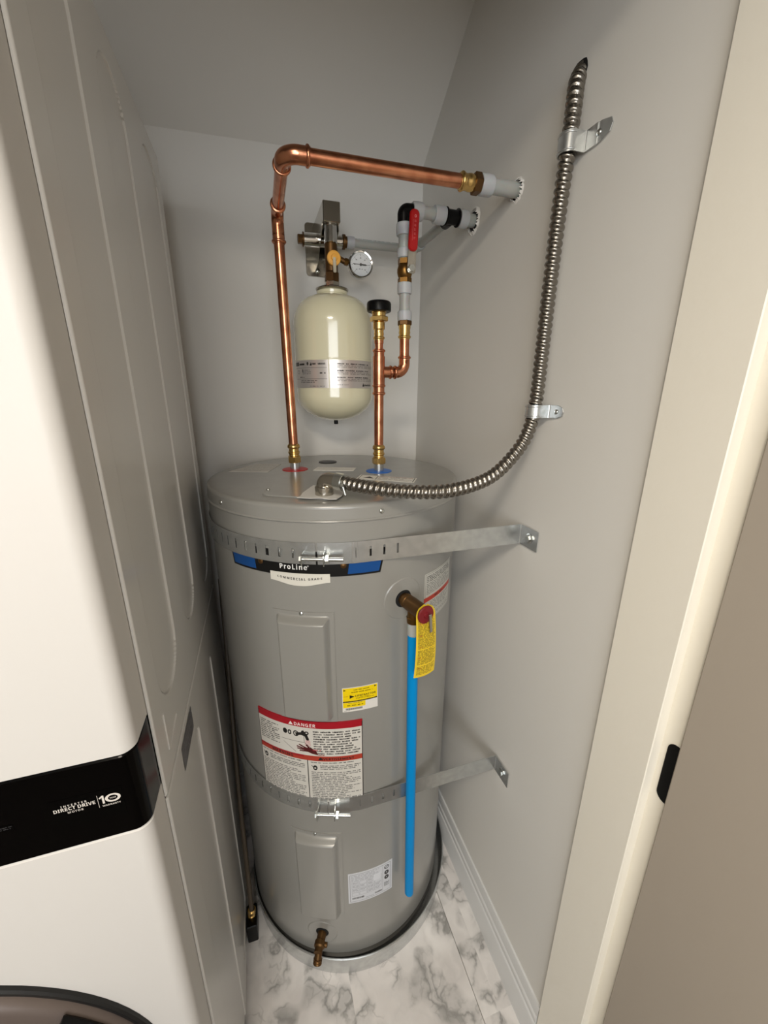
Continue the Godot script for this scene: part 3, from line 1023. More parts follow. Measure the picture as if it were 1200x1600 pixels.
func build_heater() -> void:
	var ax := V(TANK.x, 0, TANK.y)
	var o := thing("water_heater", "grey cylindrical water heater standing in a round metal pan", "water heater", ax + Vector3(0, 0.006, 0))
	var up := shifted(ax)
	var R := TANK_R
	var mb := MB.new()
	lathe(mb, up, [Vector2(0.2, 0.055), Vector2(R - 0.004, 0.055), Vector2(R - 0.001, 0.057), Vector2(R, 0.060), Vector2(R, 0.4), Vector2(R, 0.8), Vector2(R, 1.236)], 128)
	part("tank_body", mb, M["tank paint"], o)
	mb = MB.new()
	lathe(mb, up, [Vector2(0, 0.006), Vector2(R - 0.010, 0.006), Vector2(R - 0.005, 0.009), Vector2(R - 0.005, 0.030), Vector2(R - 0.001, 0.033), Vector2(R - 0.001, 0.040), Vector2(R - 0.009, 0.043), Vector2(R - 0.009, 0.056)], 128)
	part("base_ring", mb, mat("base ring paint", Color(0.27, 0.27, 0.26), 0.4), o, "dark ring under the tank")
	mb = MB.new()
	lathe(mb, up, [Vector2(R - 0.002, 1.2345), Vector2(R + 0.0022, 1.2345), Vector2(R + 0.003, 1.2360), Vector2(R + 0.0022, 1.2378), Vector2(R + 0.0006, 1.2390), Vector2(R + 0.0004, 1.2580), Vector2(R - 0.0008, 1.2625), Vector2(R - 0.0035, 1.2652), Vector2(R - 0.007, 1.2662), Vector2(R - 0.02, 1.2662), Vector2(0, 1.2662)], 128)
	part("top_cap", mb, M["tank paint"], o)
	for d in [-60.3, 5.5, 62.0, 130.0, -140.0]:
		screw_head(o, on_tank(d, 1.2495, R + 0.0004), out_dir(d), 0.0048)
	# covers over the elements
	raised_cover(o, -36.6, -12.8, 0.806, 1.0585)
	raised_cover(o, -36.7, -12.9, 0.205, 0.4885)
	# brand band: black with blue ends, cut slanted
	var im := sheet(1024, 160, Color(0.025, 0.026, 0.03))
	var blue := Color(0.02, 0.27, 0.52)
	im.fill_rect(Rect2i(12, 0, 200, 148), blue)
	im.fill_rect(Rect2i(812, 0, 200, 148), blue)
	im.fill_rect(Rect2i(0, 0, 1024, 50), Color(0.025, 0.026, 0.03))  # black top strip painted for the shade behind the strap slots
	write(im, "ProLine", 476, 118, 44, Color(0.93, 0.93, 0.92), font_bold, 0.5, 3.0)
	blob(im, 568, 92, 5, 5, Color(0.8, 0.8, 0.8), 0.5)
	mb = MB.new()
	tank_sheet(mb, func(u, w): return lerpf(lerpf(-55.0, -56.9, w), lerpf(5.0, 7.2, w), u), func(_u, w): return lerpf(1.1312, 1.18, w), func(_u, _w): return 0.0008, 60, 4)
	var band := part("brand_band", mb, printed("brand band print", im, 0.3), o, "black band with blue ends and a white name")
	for d in [-40.3, -8.8]:
		mb = MB.new()
		lathe(mb, axis_xf(on_tank(d, 1.1525, R + 0.0008), out_dir(d)), [Vector2(0.0055, -0.001), Vector2(0.0055, 0.001), Vector2(0.0038, 0.0022), Vector2(0, 0.0026)], 18)
		part("band_screw", mb, M["bronze"], band)
	im = sheet(512, 112, Color(0.84, 0.83, 0.79))
	write(im, "COMMERCIAL GRADE", 256, 62, 30, Color(0.05, 0.05, 0.05), font_bold, 0.5, 5.5, 1.0)
	mb = MB.new()
	tank_sheet(mb, func(u, _w): return lerpf(-36.3, -13.7, u), func(u, w): return lerpf(1.1195 - 0.0075 * smoothstep(0.0, 0.45, u) * smoothstep(1.0, 0.55, u), 1.1368, w), func(_u, _w): return 0.0014, 40, 4)
	part("grade_badge", mb, printed("grade badge print", im, 0.45), o, "white badge with small black capitals under the brand band")
	build_heater_labels(o)
	# relief valve opening and drain opening: pressed discs
	for s in [[15.2, 1.063, 0.0435, 0.0185], [-24.6, 0.1385, 0.0385, 0.0165]]:
		mb = MB.new()
		tank_disc(mb, s[0], s[1], [[0.0, 0.0012], [s[2] - 0.002, 0.0012], [s[2], 0.0002], [s[2] + 0.0008, -0.0005]], 56)
		var dd := part("opening_disc", mb, M["tank paint"], o)
		mb = MB.new()
		tank_disc(mb, s[0], s[1], [[0.0, 0.0016], [s[3] - 0.001, 0.0018], [s[3], 0.0010]], 40)
		part("opening", mb, M["hole shade and foam"], dd, "dark round opening")
	# drain valve
	var dv := -24.6
	var b := on_tank(dv, 0.137, R - 0.005)
	var od := out_dir(dv)
	mb = MB.new()
	lathe(mb, axis_xf(b, od), [Vector2(0.011, 0), Vector2(0.011, 0.022), Vector2(0.0135, 0.024), Vector2(0.0135, 0.034), Vector2(0.010, 0.037), Vector2(0.010, 0.046), Vector2(0, 0.047)], 24)
	var dd2 := part("drain_valve", mb, M["bronze"], o, "small brass drain valve near the foot of the tank")
	mb = MB.new()
	var sp := b + od * 0.036
	var dn := (Vector3.DOWN + od * 0.75).normalized()
	lathe(mb, axis_xf(sp, dn), [Vector2(0.009, 0), Vector2(0.009, 0.018), Vector2(0.0108, 0.019), Vector2(0.0098, 0.021), Vector2(0.0108, 0.023), Vector2(0.0098, 0.025), Vector2(0.0108, 0.027), Vector2(0.0104, 0.029), Vector2(0.006, 0.029), Vector2(0.006, 0.022), Vector2(0, 0.022)], 24)
	part("spout", mb, M["bronze"], dd2)
	mb = MB.new()
	cyl(mb, b + od * 0.028 + out_dir(dv + 90) * 0.010, b + od * 0.028 + out_dir(dv + 90) * 0.019, 0.0055, 0.001, 16)
	part("stem", mb, M["bronze"], dd2)
	# top: nipples, colour rings, plug, plate, papers
	for s in [[0.0818, 1.0005, "red plastic", "flat red ring round the hot water nipple"], [0.2765, 0.9220, "blue plastic", "flat blue ring round the cold water nipple"]]:
		mb = MB.new()
		lathe(mb, shifted(V(s[0], TANK_TOP, s[1])), [Vector2(0.0105, 0.002), Vector2(0.030, 0.0016), Vector2(0.0315, 0.0008), Vector2(0.0318, -0.001)], 40)
		part("colour_ring", mb, M[s[2]], o, s[3])
		mb = MB.new()
		cyl(mb, V(s[0], TANK_TOP - 0.002, s[1]), V(s[0], 1.292, s[1]), 0.0118, 0.0008)
		part("nipple", mb, M["galvanised steel"], o)
	mb = MB.new()
	lathe(mb, shifted(V(0.178, TANK_TOP, 1.085)), [Vector2(0.025, -0.001), Vector2(0.0245, 0.0015), Vector2(0, 0.002)], 36)
	part("anode_plug", mb, M["black plastic"], o)
	mb = MB.new()
	var u2 := Vector2(0.486, 0.874).normalized()
	prism(mb, Transform3D(Basis(Vector3(0.860, 0, 0.49).normalized(), Vector3(0.486, 0, -0.874).normalized(), Vector3(0, 1, 0)), V(0.0795, TANK_TOP - 0.0005, 0.7625)), round_rect(0.142, 0.104, 0.018), 0.0035, 0.0008)
	var jp := part("junction_cover", mb, M["tank paint"], o, "rounded cover plate over the wiring box")
	screw_head(jp, V(0.0105, TANK_TOP + 0.003, 0.786), Vector3.UP, 0.0038)
	mb = MB.new()
	var torn := PackedVector2Array()
	for p in [[0.056, 0.706], [0.066, 0.716], [0.073, 0.738], [0.083, 0.762], [0.098, 0.795], [0.115, 0.787], [0.135, 0.77], [0.158, 0.752], [0.150, 0.738], [0.146, 0.715], [0.140, 0.695], [0.124, 0.672], [0.110, 0.676], [0.096, 0.690], [0.080, 0.693]]:
		torn.append(Vector2(p[0] + rng.randf_range(-0.002, 0.002), p[1] + rng.randf_range(-0.002, 0.002)))
	prism(mb, Transform3D(Basis(Vector3(1, 0, 0), Vector3(0, 0, -1), Vector3(0, 1, 0)), Vector3(0, TANK_TOP + 0.003, 0)), torn, 0.0008)
	part("torn_paper", mb, M["white paper"], o, "torn white paper round the conduit elbow")
	var papers := [[[-0.0752, 1.0142], [0.0146, 0.98], [0.054, 1.0885], [-0.0113, 1.1072], 0.80], [[0.1224, 0.9743], [0.216, 0.9387], [0.2337, 0.9783], [0.1409, 1.0143], 0.90], [[0.2017, 0.848], [0.3108, 0.7740], [0.3336, 0.8135], [0.2226, 0.888], 0.92]]
	for k in 3:
		var q: Array = papers[k]
		im = sheet(256, 128, Color(q[4], q[4] * 0.99, q[4] * 0.96))
		if k == 2:
			frame(im, Rect2i(6, 6, 244, 116), 3, Color(0.1, 0.1, 0.1))
			fine_print(im, 90, 20, 240, 110, 18, 7, Color(0.25, 0.24, 0.23))
			fill_poly(im, PackedVector2Array([Vector2(24, 90), Vector2(48, 40), Vector2(72, 90)]), Color(0.1, 0.1, 0.1))
			im.fill_rect(Rect2i(82, 8, 3, 112), Color(0.1, 0.1, 0.1))
			im.fill_rect(Rect2i(90, 14, 150, 6), Color(0.6, 0.3, 0.25))
		else:
			fine_print(im, 10, 10, 246, 118, 16, 7, Color(q[4] - 0.12, q[4] - 0.12, q[4] - 0.13))
		mb = MB.new()
		var pts := []
		for c in 4: pts.append(V(q[c][0], TANK_TOP + 0.0006, q[c][1]))
		mb.face(pts, V(0.17, 1.0, 0.93), [Vector2(0, 1), Vector2(1, 1), Vector2(1, 0), Vector2(0, 0)])
		for c in 4: mb.face([pts[c], pts[(c + 1) % 4], pts[(c + 1) % 4] - Vector3(0, 0.0006, 0), pts[c] - Vector3(0, 0.0006, 0)], (pts[0] + pts[2]) / 2)
		part("paper_label", mb, printed("top paper %d" % k, im, 0.6), o, ["pale grey paper label at the left of the top", "small blank paper label behind the conduit elbow", "white framed warning label behind the conduit"][k])

func build_heater_labels(o: Node3D) -> void:
	var red := Color(0.62, 0.05, 0.12)
	var blk := Color(0.08, 0.08, 0.08)
	var paper := Color(0.80, 0.79, 0.76)
	# big danger label
	var im := sheet(640, 588, paper)
	im.fill_rect(Rect2i(0, 0, 640, 44), red)
	write(im, "DANGER", 312, 38, 30, Color(0.9, 0.88, 0.86), font_bold, 0.5, 1.5, 1.0)
	fill_poly(im, PackedVector2Array([Vector2(216, 38), Vector2(230, 14), Vector2(244, 38)]), Color(0.9, 0.88, 0.86))
	fine_print(im, 12, 66, 150, 212, 14, 8, blk, 0.3)
	fine_print(im, 360, 62, 626, 232, 17, 10, blk, 0.3)
	# picture: tap running on a hand
	blob(im, 190, 92, 14, 18, blk)
	blob(im, 218, 94, 11, 17, blk, 0.45)
	blob(im, 226, 94, 4, 14, blk)
	blob(im, 258, 94, 17, 20, blk, 0.6)
	blob(im, 300, 80, 10, 14, blk)
	blob(im, 322, 82, 13, 12, blk, 0.4)
	stroke(im, [Vector2(256, 98), Vector2(290, 90), Vector2(318, 100), Vector2(326, 124)], 18, blk)
	for k in 5: stroke(im, [Vector2(318 + k * 5, 132), Vector2(310 + k * 8, 168)], 2, Color(0.75, 0.35, 0.4))
	fill_poly(im, PackedVector2Array([Vector2(300, 186), Vector2(340, 182), Vector2(372, 200), Vector2(384, 232), Vector2(352, 226), Vector2(322, 214)]), Color(0.30, 0.05, 0.07))
	for f in [[Vector2(318, 190), Vector2(276, 170)], [Vector2(312, 196), Vector2(262, 184)], [Vector2(314, 202), Vector2(264, 198)], [Vector2(322, 210), Vector2(278, 212)], [Vector2(336, 188), Vector2(318, 168)]]:
		stroke(im, [f[0], f[1]], 9, Color(0.30, 0.05, 0.07))
	stroke(im, [Vector2(164, 150), Vector2(306, 150), Vector2(306, 62)], 2, blk)
	stroke(im, [Vector2(176, 170), Vector2(250, 226)], 2, blk)
	stroke(im, [Vector2(306, 150), Vector2(352, 190)], 2, blk)
	fine_print(im, 352, 192, 400, 204, 13, 11, Color(0.7, 0.2, 0.25), 0.0)
	fine_print(im, 384, 226, 420, 238, 13, 9, Color(0.5, 0.2, 0.2), 0.0)
	im.fill_rect(Rect2i(0, 240, 640, 36), Color(0.66, 0.22, 0.16))
	im.fill_rect(Rect2i(0, 240, 298, 14), Color(0.6, 0.1, 0.14))
	write(im, "AVERTISSEMENT", 492, 268, 24, blk, font_bold, 0.5, 0.5, 1.0)
	fill_poly(im, PackedVector2Array([Vector2(382, 268), Vector2(395, 247), Vector2(408, 268)]), blk)
	write(im, "WARNING", 160, 270, 26, blk, font_bold, 0.5, 1.0, 1.1)
	im.fill_rect(Rect2i(316, 276, 5, 312), blk)
	for cx in [0, 326]:
		fine_print(im, cx + 12, 284, cx + 300, 300, 12, 7, Color(0.2, 0.2, 0.2))
		fine_print(im, cx + 66, 306, cx + 300, 344, 12, 7, Color(0.2, 0.2, 0.2))
		blob(im, cx + 36, 326, 13, 18, blk)
		stroke(im, [Vector2(cx + 14, 310), Vector2(cx + 24, 320)], 4, blk)
		blob(im, cx + 36, 328, 6, 6, paper)
		fine_print(im, cx + 12, 356, cx + 300, 580, 13, 7, Color(0.22, 0.22, 0.22), 0.35)
	frame(im, Rect2i(0, 0, 640, 588), 4, Color(0.14, 0.10, 0.10))
	im.fill_rect(Rect2i(0, 0, 640, 10), red)
	sticker("danger_label", o, printed("danger print", im, 0.4), -49.5, -2.8, 0.586, 0.8045, "large white danger label with red bands and a scalded hand", 0.0026)
	# yellow contractor sticker, the square code left out
	im = sheet(384, 310, Color(0.86, 0.85, 0.82))
	var yel := Color(0.92, 0.80, 0.02)
	im.fill_rect(Rect2i(6, 6, 372, 168), yel)
	im.fill_rect(Rect2i(6, 190, 240, 66), yel)
	im.fill_rect(Rect2i(6, 172, 372, 16), Color(0.20, 0.19, 0.04))
	fine_print(im, 20, 175, 366, 185, 10, 7, Color(0.62, 0.55, 0.08), 0.0)
	write(im, "CONTRACTOR", 246, 124, 32, blk, font_bold, 0.5, 1.0, 1.05)
	fine_print(im, 144, 132, 344, 158, 13, 8, Color(0.30, 0.26, 0.03))
	fine_print(im, 120, 28, 300, 42, 16, 11, blk, 0.0)
	fine_print(im, 96, 56, 326, 72, 16, 12, Color(0.18, 0.15, 0.02), 0.0)
	fine_print(im, 16, 104, 60, 122, 14, 10, Color(0.70, 0.45, 0.05), 0.0)
	for s in [Vector3(14, 30, 1.0), Vector3(346, 26, 1.0), Vector3(78, 118, 2.1)]:
		fill_poly(im, PackedVector2Array([Vector2(s.x, s.y - 11 * s.z), Vector2(s.x + 24 * s.z, s.y), Vector2(s.x, s.y + 11 * s.z)]), blk)
	fine_print(im, 60, 196, 210, 212, 12, 7, Color(0.3, 0.25, 0.02))
	fine_print(im, 50, 222, 220, 240, 20, 14, blk, 0.0)
	for k in 60: im.fill_rect(Rect2i(34 + k * 3 + rng.randi_range(0, 1), 264, rng.randi_range(1, 2), 24), blk)
	fine_print(im, 14, 294, 90, 302, 9, 6, Color(0.4, 0.4, 0.4))
	sticker("contractor_sticker", o, printed("contractor print", im, 0.35), -10.7, 3.9, 0.827, 0.8853, "small yellow and white sticker right of the upper cover")
	# rating plate
	im = sheet(448, 410, Color(0.80, 0.81, 0.83))
	frame(im, Rect2i(16, 18, 414, 374), 3, Color(0.3, 0.3, 0.32))
	var gy := Color(0.50, 0.51, 0.54)
	fine_print(im, 30, 34, 330, 110, 17, 8, gy)
	for k in 16:
		var rx := 34 + (k % 4) * 76
		var ry := 120 + (k / 4) * 50
		frame(im, Rect2i(rx, ry, 70, 44), 2, gy)
		if rng.randf() < 0.6: fine_print(im, rx + 8, ry + 8, rx + 62, ry + 36, 13, 8, gy)
	im.fill_rect(Rect2i(250, 90, 74, 90), Color(0.84, 0.85, 0.87))
	im.fill_rect(Rect2i(344, 20, 3, 370), gy)
	blob(im, 386, 64, 26, 26, blk, 0.72)
	stroke(im, [Vector2(370, 78), Vector2(402, 50)], 7, blk)
	for cyy in [138, 204]:
		blob(im, 386, cyy, 24, 28, Color(0.16, 0.16, 0.17))
		write(im, "R", 386, cyy + 10, 26, Color(0.75, 0.75, 0.77), font_bold)
	fine_print(im, 360, 270, 416, 330, 12, 9, Color(0.2, 0.2, 0.2), 0.0)
	for k in 40: im.fill_rect(Rect2i(36 + k * 3, 336, rng.randi_range(1, 2), 24), blk)
	for k in 26: im.fill_rect(Rect2i(262 + k * 3, 346, rng.randi_range(1, 2), 22), blk)
	fine_print(im, 170, 362, 260, 380, 10, 6, gy)
	sticker("rating_label", o, printed("rating print", im, 0.4), -10.7, 11.7, 0.246, 0.3495, "white rating label right of the lower cover")
	# warning label at the right
	im = sheet(416, 432, Color(0.72, 0.715, 0.69))
	frame(im, Rect2i(8, 8, 400, 416), 3, Color(0.4, 0.4, 0.4))
	fine_print(im, 24, 24, 380, 80, 15, 10, blk, 0.1)
	fine_print(im, 24, 90, 390, 200, 15, 8, Color(0.25, 0.25, 0.25))
	im.fill_rect(Rect2i(0, 212, 416, 40), Color(0.68, 0.17, 0.08))
	fine_print(im, 130, 222, 280, 242, 24, 18, Color(0.15, 0.05, 0.04), 0.0)
	fine_print(im, 70, 264, 390, 360, 14, 8, Color(0.25, 0.25, 0.25))
	im.fill_rect(Rect2i(20, 372, 376, 3), Color(0.3, 0.3, 0.3))
	fine_print(im, 24, 384, 390, 414, 14, 8, Color(0.3, 0.3, 0.3))
	sticker("warning_label", o, printed("warning print", im, 0.4), 26.7, 50.0, 0.985, 1.0965, "grey and white warning label with a red stripe behind the relief valve")

func build_pan() -> void:
	var c := V(0.1800, 0, 0.9260)
	var mb := MB.new()
	var r := 0.300
	lathe(mb, shifted(c), [Vector2(0, 0.0), Vector2(r - 0.006, 0.0), Vector2(r - 0.003, 0.003), Vector2(r - 0.001, 0.060), Vector2(r + 0.0005, 0.0615), Vector2(r + 0.0012, 0.0640), Vector2(r - 0.0004, 0.0660), Vector2(r - 0.0026, 0.0652), Vector2(r - 0.003, 0.060), Vector2(r - 0.005, 0.008), Vector2(r - 0.010, 0.0055), Vector2(r - 0.013, 0.0055), Vector2(0, 0.0055)], 128)
	single("drain_pan", mb, M["galvanised steel"], "shallow round galvanised metal pan under the water heater", "drain pan")

func build_strap(y0: float, y1: float, pitch: float, which: String, by: float) -> void:
	var o := thing("seismic_strap", "%s galvanised metal strap bolted round the water heater and fixed to the right wall" % which, "strap", V(TANK.x, y0, TANK.y), "metal straps round the water heater")
	var r := TANK_R + 0.0016
	var ym := (y0 + y1) / 2
	# left half: from the buckle round the tank's left side to the back and to the wall
	var path := []
	var d := -18.5
	var slot_at := -26.6
	while d >= -180.0:
		var k := fposmod(d - slot_at, absf(pitch))
		var in_slot: bool = d < -24.0 and d > -178 and (k < 0.7 or k > absf(pitch) - 0.001)
		path.append([on_tank(d, 0, r), out_dir(d), in_slot])
		d -= 0.65
	path.append([V(TANK.x, 0, TANK.y + r), out_dir(180), false])
	path.append([V(WALL_X - 0.001, 0, TANK.y + r), out_dir(180), false])
	var mb := MB.new()
	strip(mb, path, y0, y1, 0.0014, ym - 0.0095, ym + 0.0095)
	part("strap_band", mb, M["galvanised steel"], o)
	# right half: straight on to the wall, bent along it towards the door
	path = []
	d = -17.8
	while d < 0.0:
		path.append([on_tank(d, 0, r + 0.0002), out_dir(d), false])
		d += 0.8
	var zf := TANK.y - r
	var x := TANK.x
	var slots := [0.1492, 0.1752, 0.2012, 0.2272]
	path.append([V(TANK.x - 0.028, 0, zf + 0.0004), out_dir(0), false])
	for sx in slots:
		path.append([V(sx, 0, zf), out_dir(0), true])
		path.append([V(sx + 0.004, 0, zf), out_dir(0), false])
	path.append([V(WALL_X - 0.006, 0, zf), out_dir(0), false])
	path.sort_custom(func(a, b): return a[0].x < b[0].x)
	for k in 5:
		var a := PI / 2 * k / 4
		path.append([V(WALL_X - 0.0056 + 0.0030 * sin(a), 0, zf - 0.0046 + 0.0046 * cos(a)), Vector3(-sin(a) * 1.0, 0, cos(a)).normalized(), false])
	path.append([V(WALL_X - 0.0024, 0, zf - 0.054), Vector3(-1, 0, 0), false])
	mb = MB.new()
	strip(mb, path, y0, y1, 0.0014, ym - 0.0095, ym + 0.0095)
	part("strap_band", mb, M["galvanised steel"], o)
	# stamped lettering marks stay plain; fixing screw on the wall tab
	mb = MB.new()
	var sc := V(WALL_X - 0.004, ym, zf - 0.030)
	lathe(mb, axis_xf(sc, Vector3(-1, 0, 0)), [Vector2(0.010, -0.001), Vector2(0.010, 0.0008), Vector2(0.0088, 0.0014), Vector2(0.0062, 0.0014)], 24)
	hexnut(mb, sc + Vector3(-0.0012, 0, 0), sc + Vector3(-0.006, 0, 0), 0.0068)
	part("wall_screw", mb, M["zinc"], o)
	# raised lips of the punched slots
	for k in [0, 1, 4]:
		var sd: float = -26.6 - absf(pitch) * k + 0.35
		mb = MB.new()
		var pts := []
		for s in 9:
			var a := PI * s / 8
			pts.append(on_tank(sd, ym - 0.0085 * cos(a), r + 0.0012 + 0.0042 * sin(a)))
		if k != 4: sweep(mb, pts, 0.0007, 8)
		else: box(mb, face_xf(on_tank(sd, ym, r + 0.002), out_dir(sd)), Vector3(0.002, 0.018, 0.002), 0.0005)
		part("slot_lip", mb, M["zinc"], o)
	# buckle: two bent tabs, bolt and nut
	for td in [-22.3, -15.2]:
		mb = MB.new()
		var bx := face_xf(on_tank(td, by, r + 0.012), out_dir(td))
		prism(mb, Transform3D(Basis(bx.basis.z, bx.basis.y, -bx.basis.x), bx.origin + bx.basis.x * 0.0008), round_rect(0.026, 0.023, 0.006), 0.0017, 0.0003)
		part("tab", mb, M["zinc"], o)
	var tm := out_dir(-17.0 + 90.0)
	var c0 := on_tank(-22.3, by, r + 0.015)
	var run := (on_tank(-15.2, by, r + 0.015) - c0).normalized()
	mb = MB.new()
	cyl(mb, c0 - run * 0.002, c0 + run * 0.072, 0.0036, 0.0008, 18)
	hexnut(mb, c0 - run * 0.006, c0 - run * 0.001, 0.0072)
	part("bolt", mb, M["zinc"], o)
	mb = MB.new()
	var nn := on_tank(-15.2, by, r + 0.015) + run * 0.002
	hexnut(mb, nn, nn + run * 0.0068, 0.0078)
	part("nut", mb, M["zinc"], o)

# ---------- pipe fittings ----------
const PIPE := 0.0111

# pressed sleeve between a and b: body with a bead ring near the ends that ask for one
func sleeve(mb: MB, a: Vector3, b: Vector3, r: float, bead_a: bool, bead_b: bool) -> void:
	var l := a.distance_to(b)
	var prof := [Vector2(r - 0.0012, 0), Vector2(r, 0.0004)]
	if bead_a: prof += bead(r, 0.0016)
	if bead_b: prof += bead(r, l - 0.0016 - 0.0058)
	prof += [Vector2(r, l - 0.0004), Vector2(r - 0.0012, l)]
	lathe(mb, axis_xf(a, b - a), prof, 28)

func bead(r: float, y: float) -> Array:
	var out := []
	for k in 7:
		var a := PI * k / 6
		out.append(Vector2(r + 0.0026 * sin(a), y + 0.0029 - 0.0029 * cos(a)))
	return out

func tube(mb: MB, a: Vector3, b: Vector3, r := PIPE) -> void:
	cyl(mb, a, b, r, 0.0003, 28)

func brass_adapter(o: Node3D, a: Vector3, b: Vector3, r := PIPE, mt := "brass") -> void:
	var d := (b - a)
	var l := d.length()
	var mb := MB.new()
	lathe(mb, axis_xf(a, d), [Vector2(r, 0), Vector2(r + 0.0035, 0.0003), Vector2(r + 0.0035, l * 0.34), Vector2(r + 0.0015, l * 0.37), Vector2(r + 0.0012, l * 0.46), Vector2(r + 0.003, l * 0.50), Vector2(r + 0.003, l * 0.58), Vector2(r + 0.0012, l * 0.61), Vector2(r + 0.001, l * 0.74), Vector2(r + 0.0036, l * 0.79), Vector2(r + 0.0042, l * 0.86), Vector2(r + 0.0034, l * 0.93), Vector2(r + 0.0006, l), Vector2(r - 0.001, l)], 28)
	var p := part("brass_adapter", mb, M[mt], o)
	mb = MB.new()
	var u := d / l
	hexnut(mb, a + u * 0.001, a + u * l * 0.33, r + 0.0056)
	part("hex_collar", mb, M[mt], p)

func crimp(o: Node3D, a: Vector3, b: Vector3, r: float) -> void:
	var l := a.distance_to(b)
	var mb := MB.new()
	lathe(mb, axis_xf(a, b - a), [Vector2(r - 0.004, 0), Vector2(r - 0.001, 0.0002), Vector2(r, 0.0016), Vector2(r + 0.0006, l * 0.5), Vector2(r, l - 0.0016), Vector2(r - 0.001, l - 0.0002), Vector2(r - 0.004, l)], 28)
	part("plastic_ring", mb, M["white plastic ring"], o)

func build_hot_pipe() -> void:
	var o := thing("hot_water_pipe", "copper pipe rising from the red ring and turning along the top to the right wall", "copper pipe", V(0.0818, 1.288, 1.0005))
	var a := V(0.0812, 1.326, 0.9995)
	var e1 := V(0.0760, 1.8075, 0.9955)
	var e2 := V(0.0735, 1.8078, 0.7643)
	var w := V(WALL_X, 1.8118, 0.7643)
	brass_adapter(o, V(0.0818, 1.284, 1.0005), V(0.0812, 1.330, 0.9995))
	var mb := MB.new()
	tube(mb, a, e1.lerp(a, 0.06))
	part("vertical_pipe", mb, M["copper"], o)
	# elbow from upright to forward
	var up := (e1 - a).normalized()
	var fw := (e2 - e1).normalized()
	mb = MB.new()
	sweep(mb, rounded([e1 - up * 0.040, e1, e1 + fw * 0.036], 0.024, 14), PIPE + 0.0016, 28)
	sleeve(mb, e1 - up * 0.055, e1 - up * 0.028, PIPE + 0.0016, true, false)
	sleeve(mb, e1 + fw * 0.026, e1 + fw * 0.048, PIPE + 0.0016, false, true)
	part("copper_elbow", mb, M["copper"], o)
	mb = MB.new()
	tube(mb, e1 + fw * 0.03, e2 - fw * 0.03)
	part("short_pipe", mb, M["copper"], o)
	var rt := (w - e2).normalized()
	mb = MB.new()
	sweep(mb, rounded([e2 - fw * 0.032, e2, e2 + rt * 0.032], 0.024, 14), PIPE + 0.0016, 28)
	sleeve(mb, e2 - fw * 0.044, e2 - fw * 0.025, PIPE + 0.0016, true, false)
	sleeve(mb, e2 + rt * 0.022, e2 + rt * 0.042, PIPE + 0.0016, false, true)
	part("copper_elbow", mb, M["copper"], o)
	var at := func(x: float) -> Vector3: return e2.lerp(w, (x - e2.x) / (w.x - e2.x))
	mb = MB.new()
	tube(mb, at.call(0.10), at.call(0.385))
	part("horizontal_pipe", mb, M["copper"], o)
	mb = MB.new()
	lathe(mb, axis_xf(at.call(0.3775), rt), [Vector2(PIPE, 0), Vector2(PIPE + 0.0014, 0.0004)] + bead(PIPE + 0.0016, 0.0020) + [Vector2(PIPE + 0.0020, 0.010), Vector2(PIPE + 0.0012, 0.0125), Vector2(PIPE + 0.0020, 0.0165), Vector2(PIPE + 0.0026, 0.0205), Vector2(PIPE + 0.0020, 0.0260), Vector2(PIPE + 0.0016, 0.030)], 28)
	part("brass_adapter", mb, M["brass"], o)
	mb = MB.new()
	hexnut(mb, at.call(0.4050), at.call(0.4185), 0.0172)
	part("hex_collar", mb, M["bronze"], o, "dark brass hexagon collar")
	crimp(o, at.call(0.4185), at.call(0.4430), 0.0165)
	mb = MB.new()
	tube(mb, at.call(0.43), at.call(0.505), 0.0124)
	part("plastic_pipe", mb, M["clear plastic pipe"], o, "translucent white plastic end of the pipe")

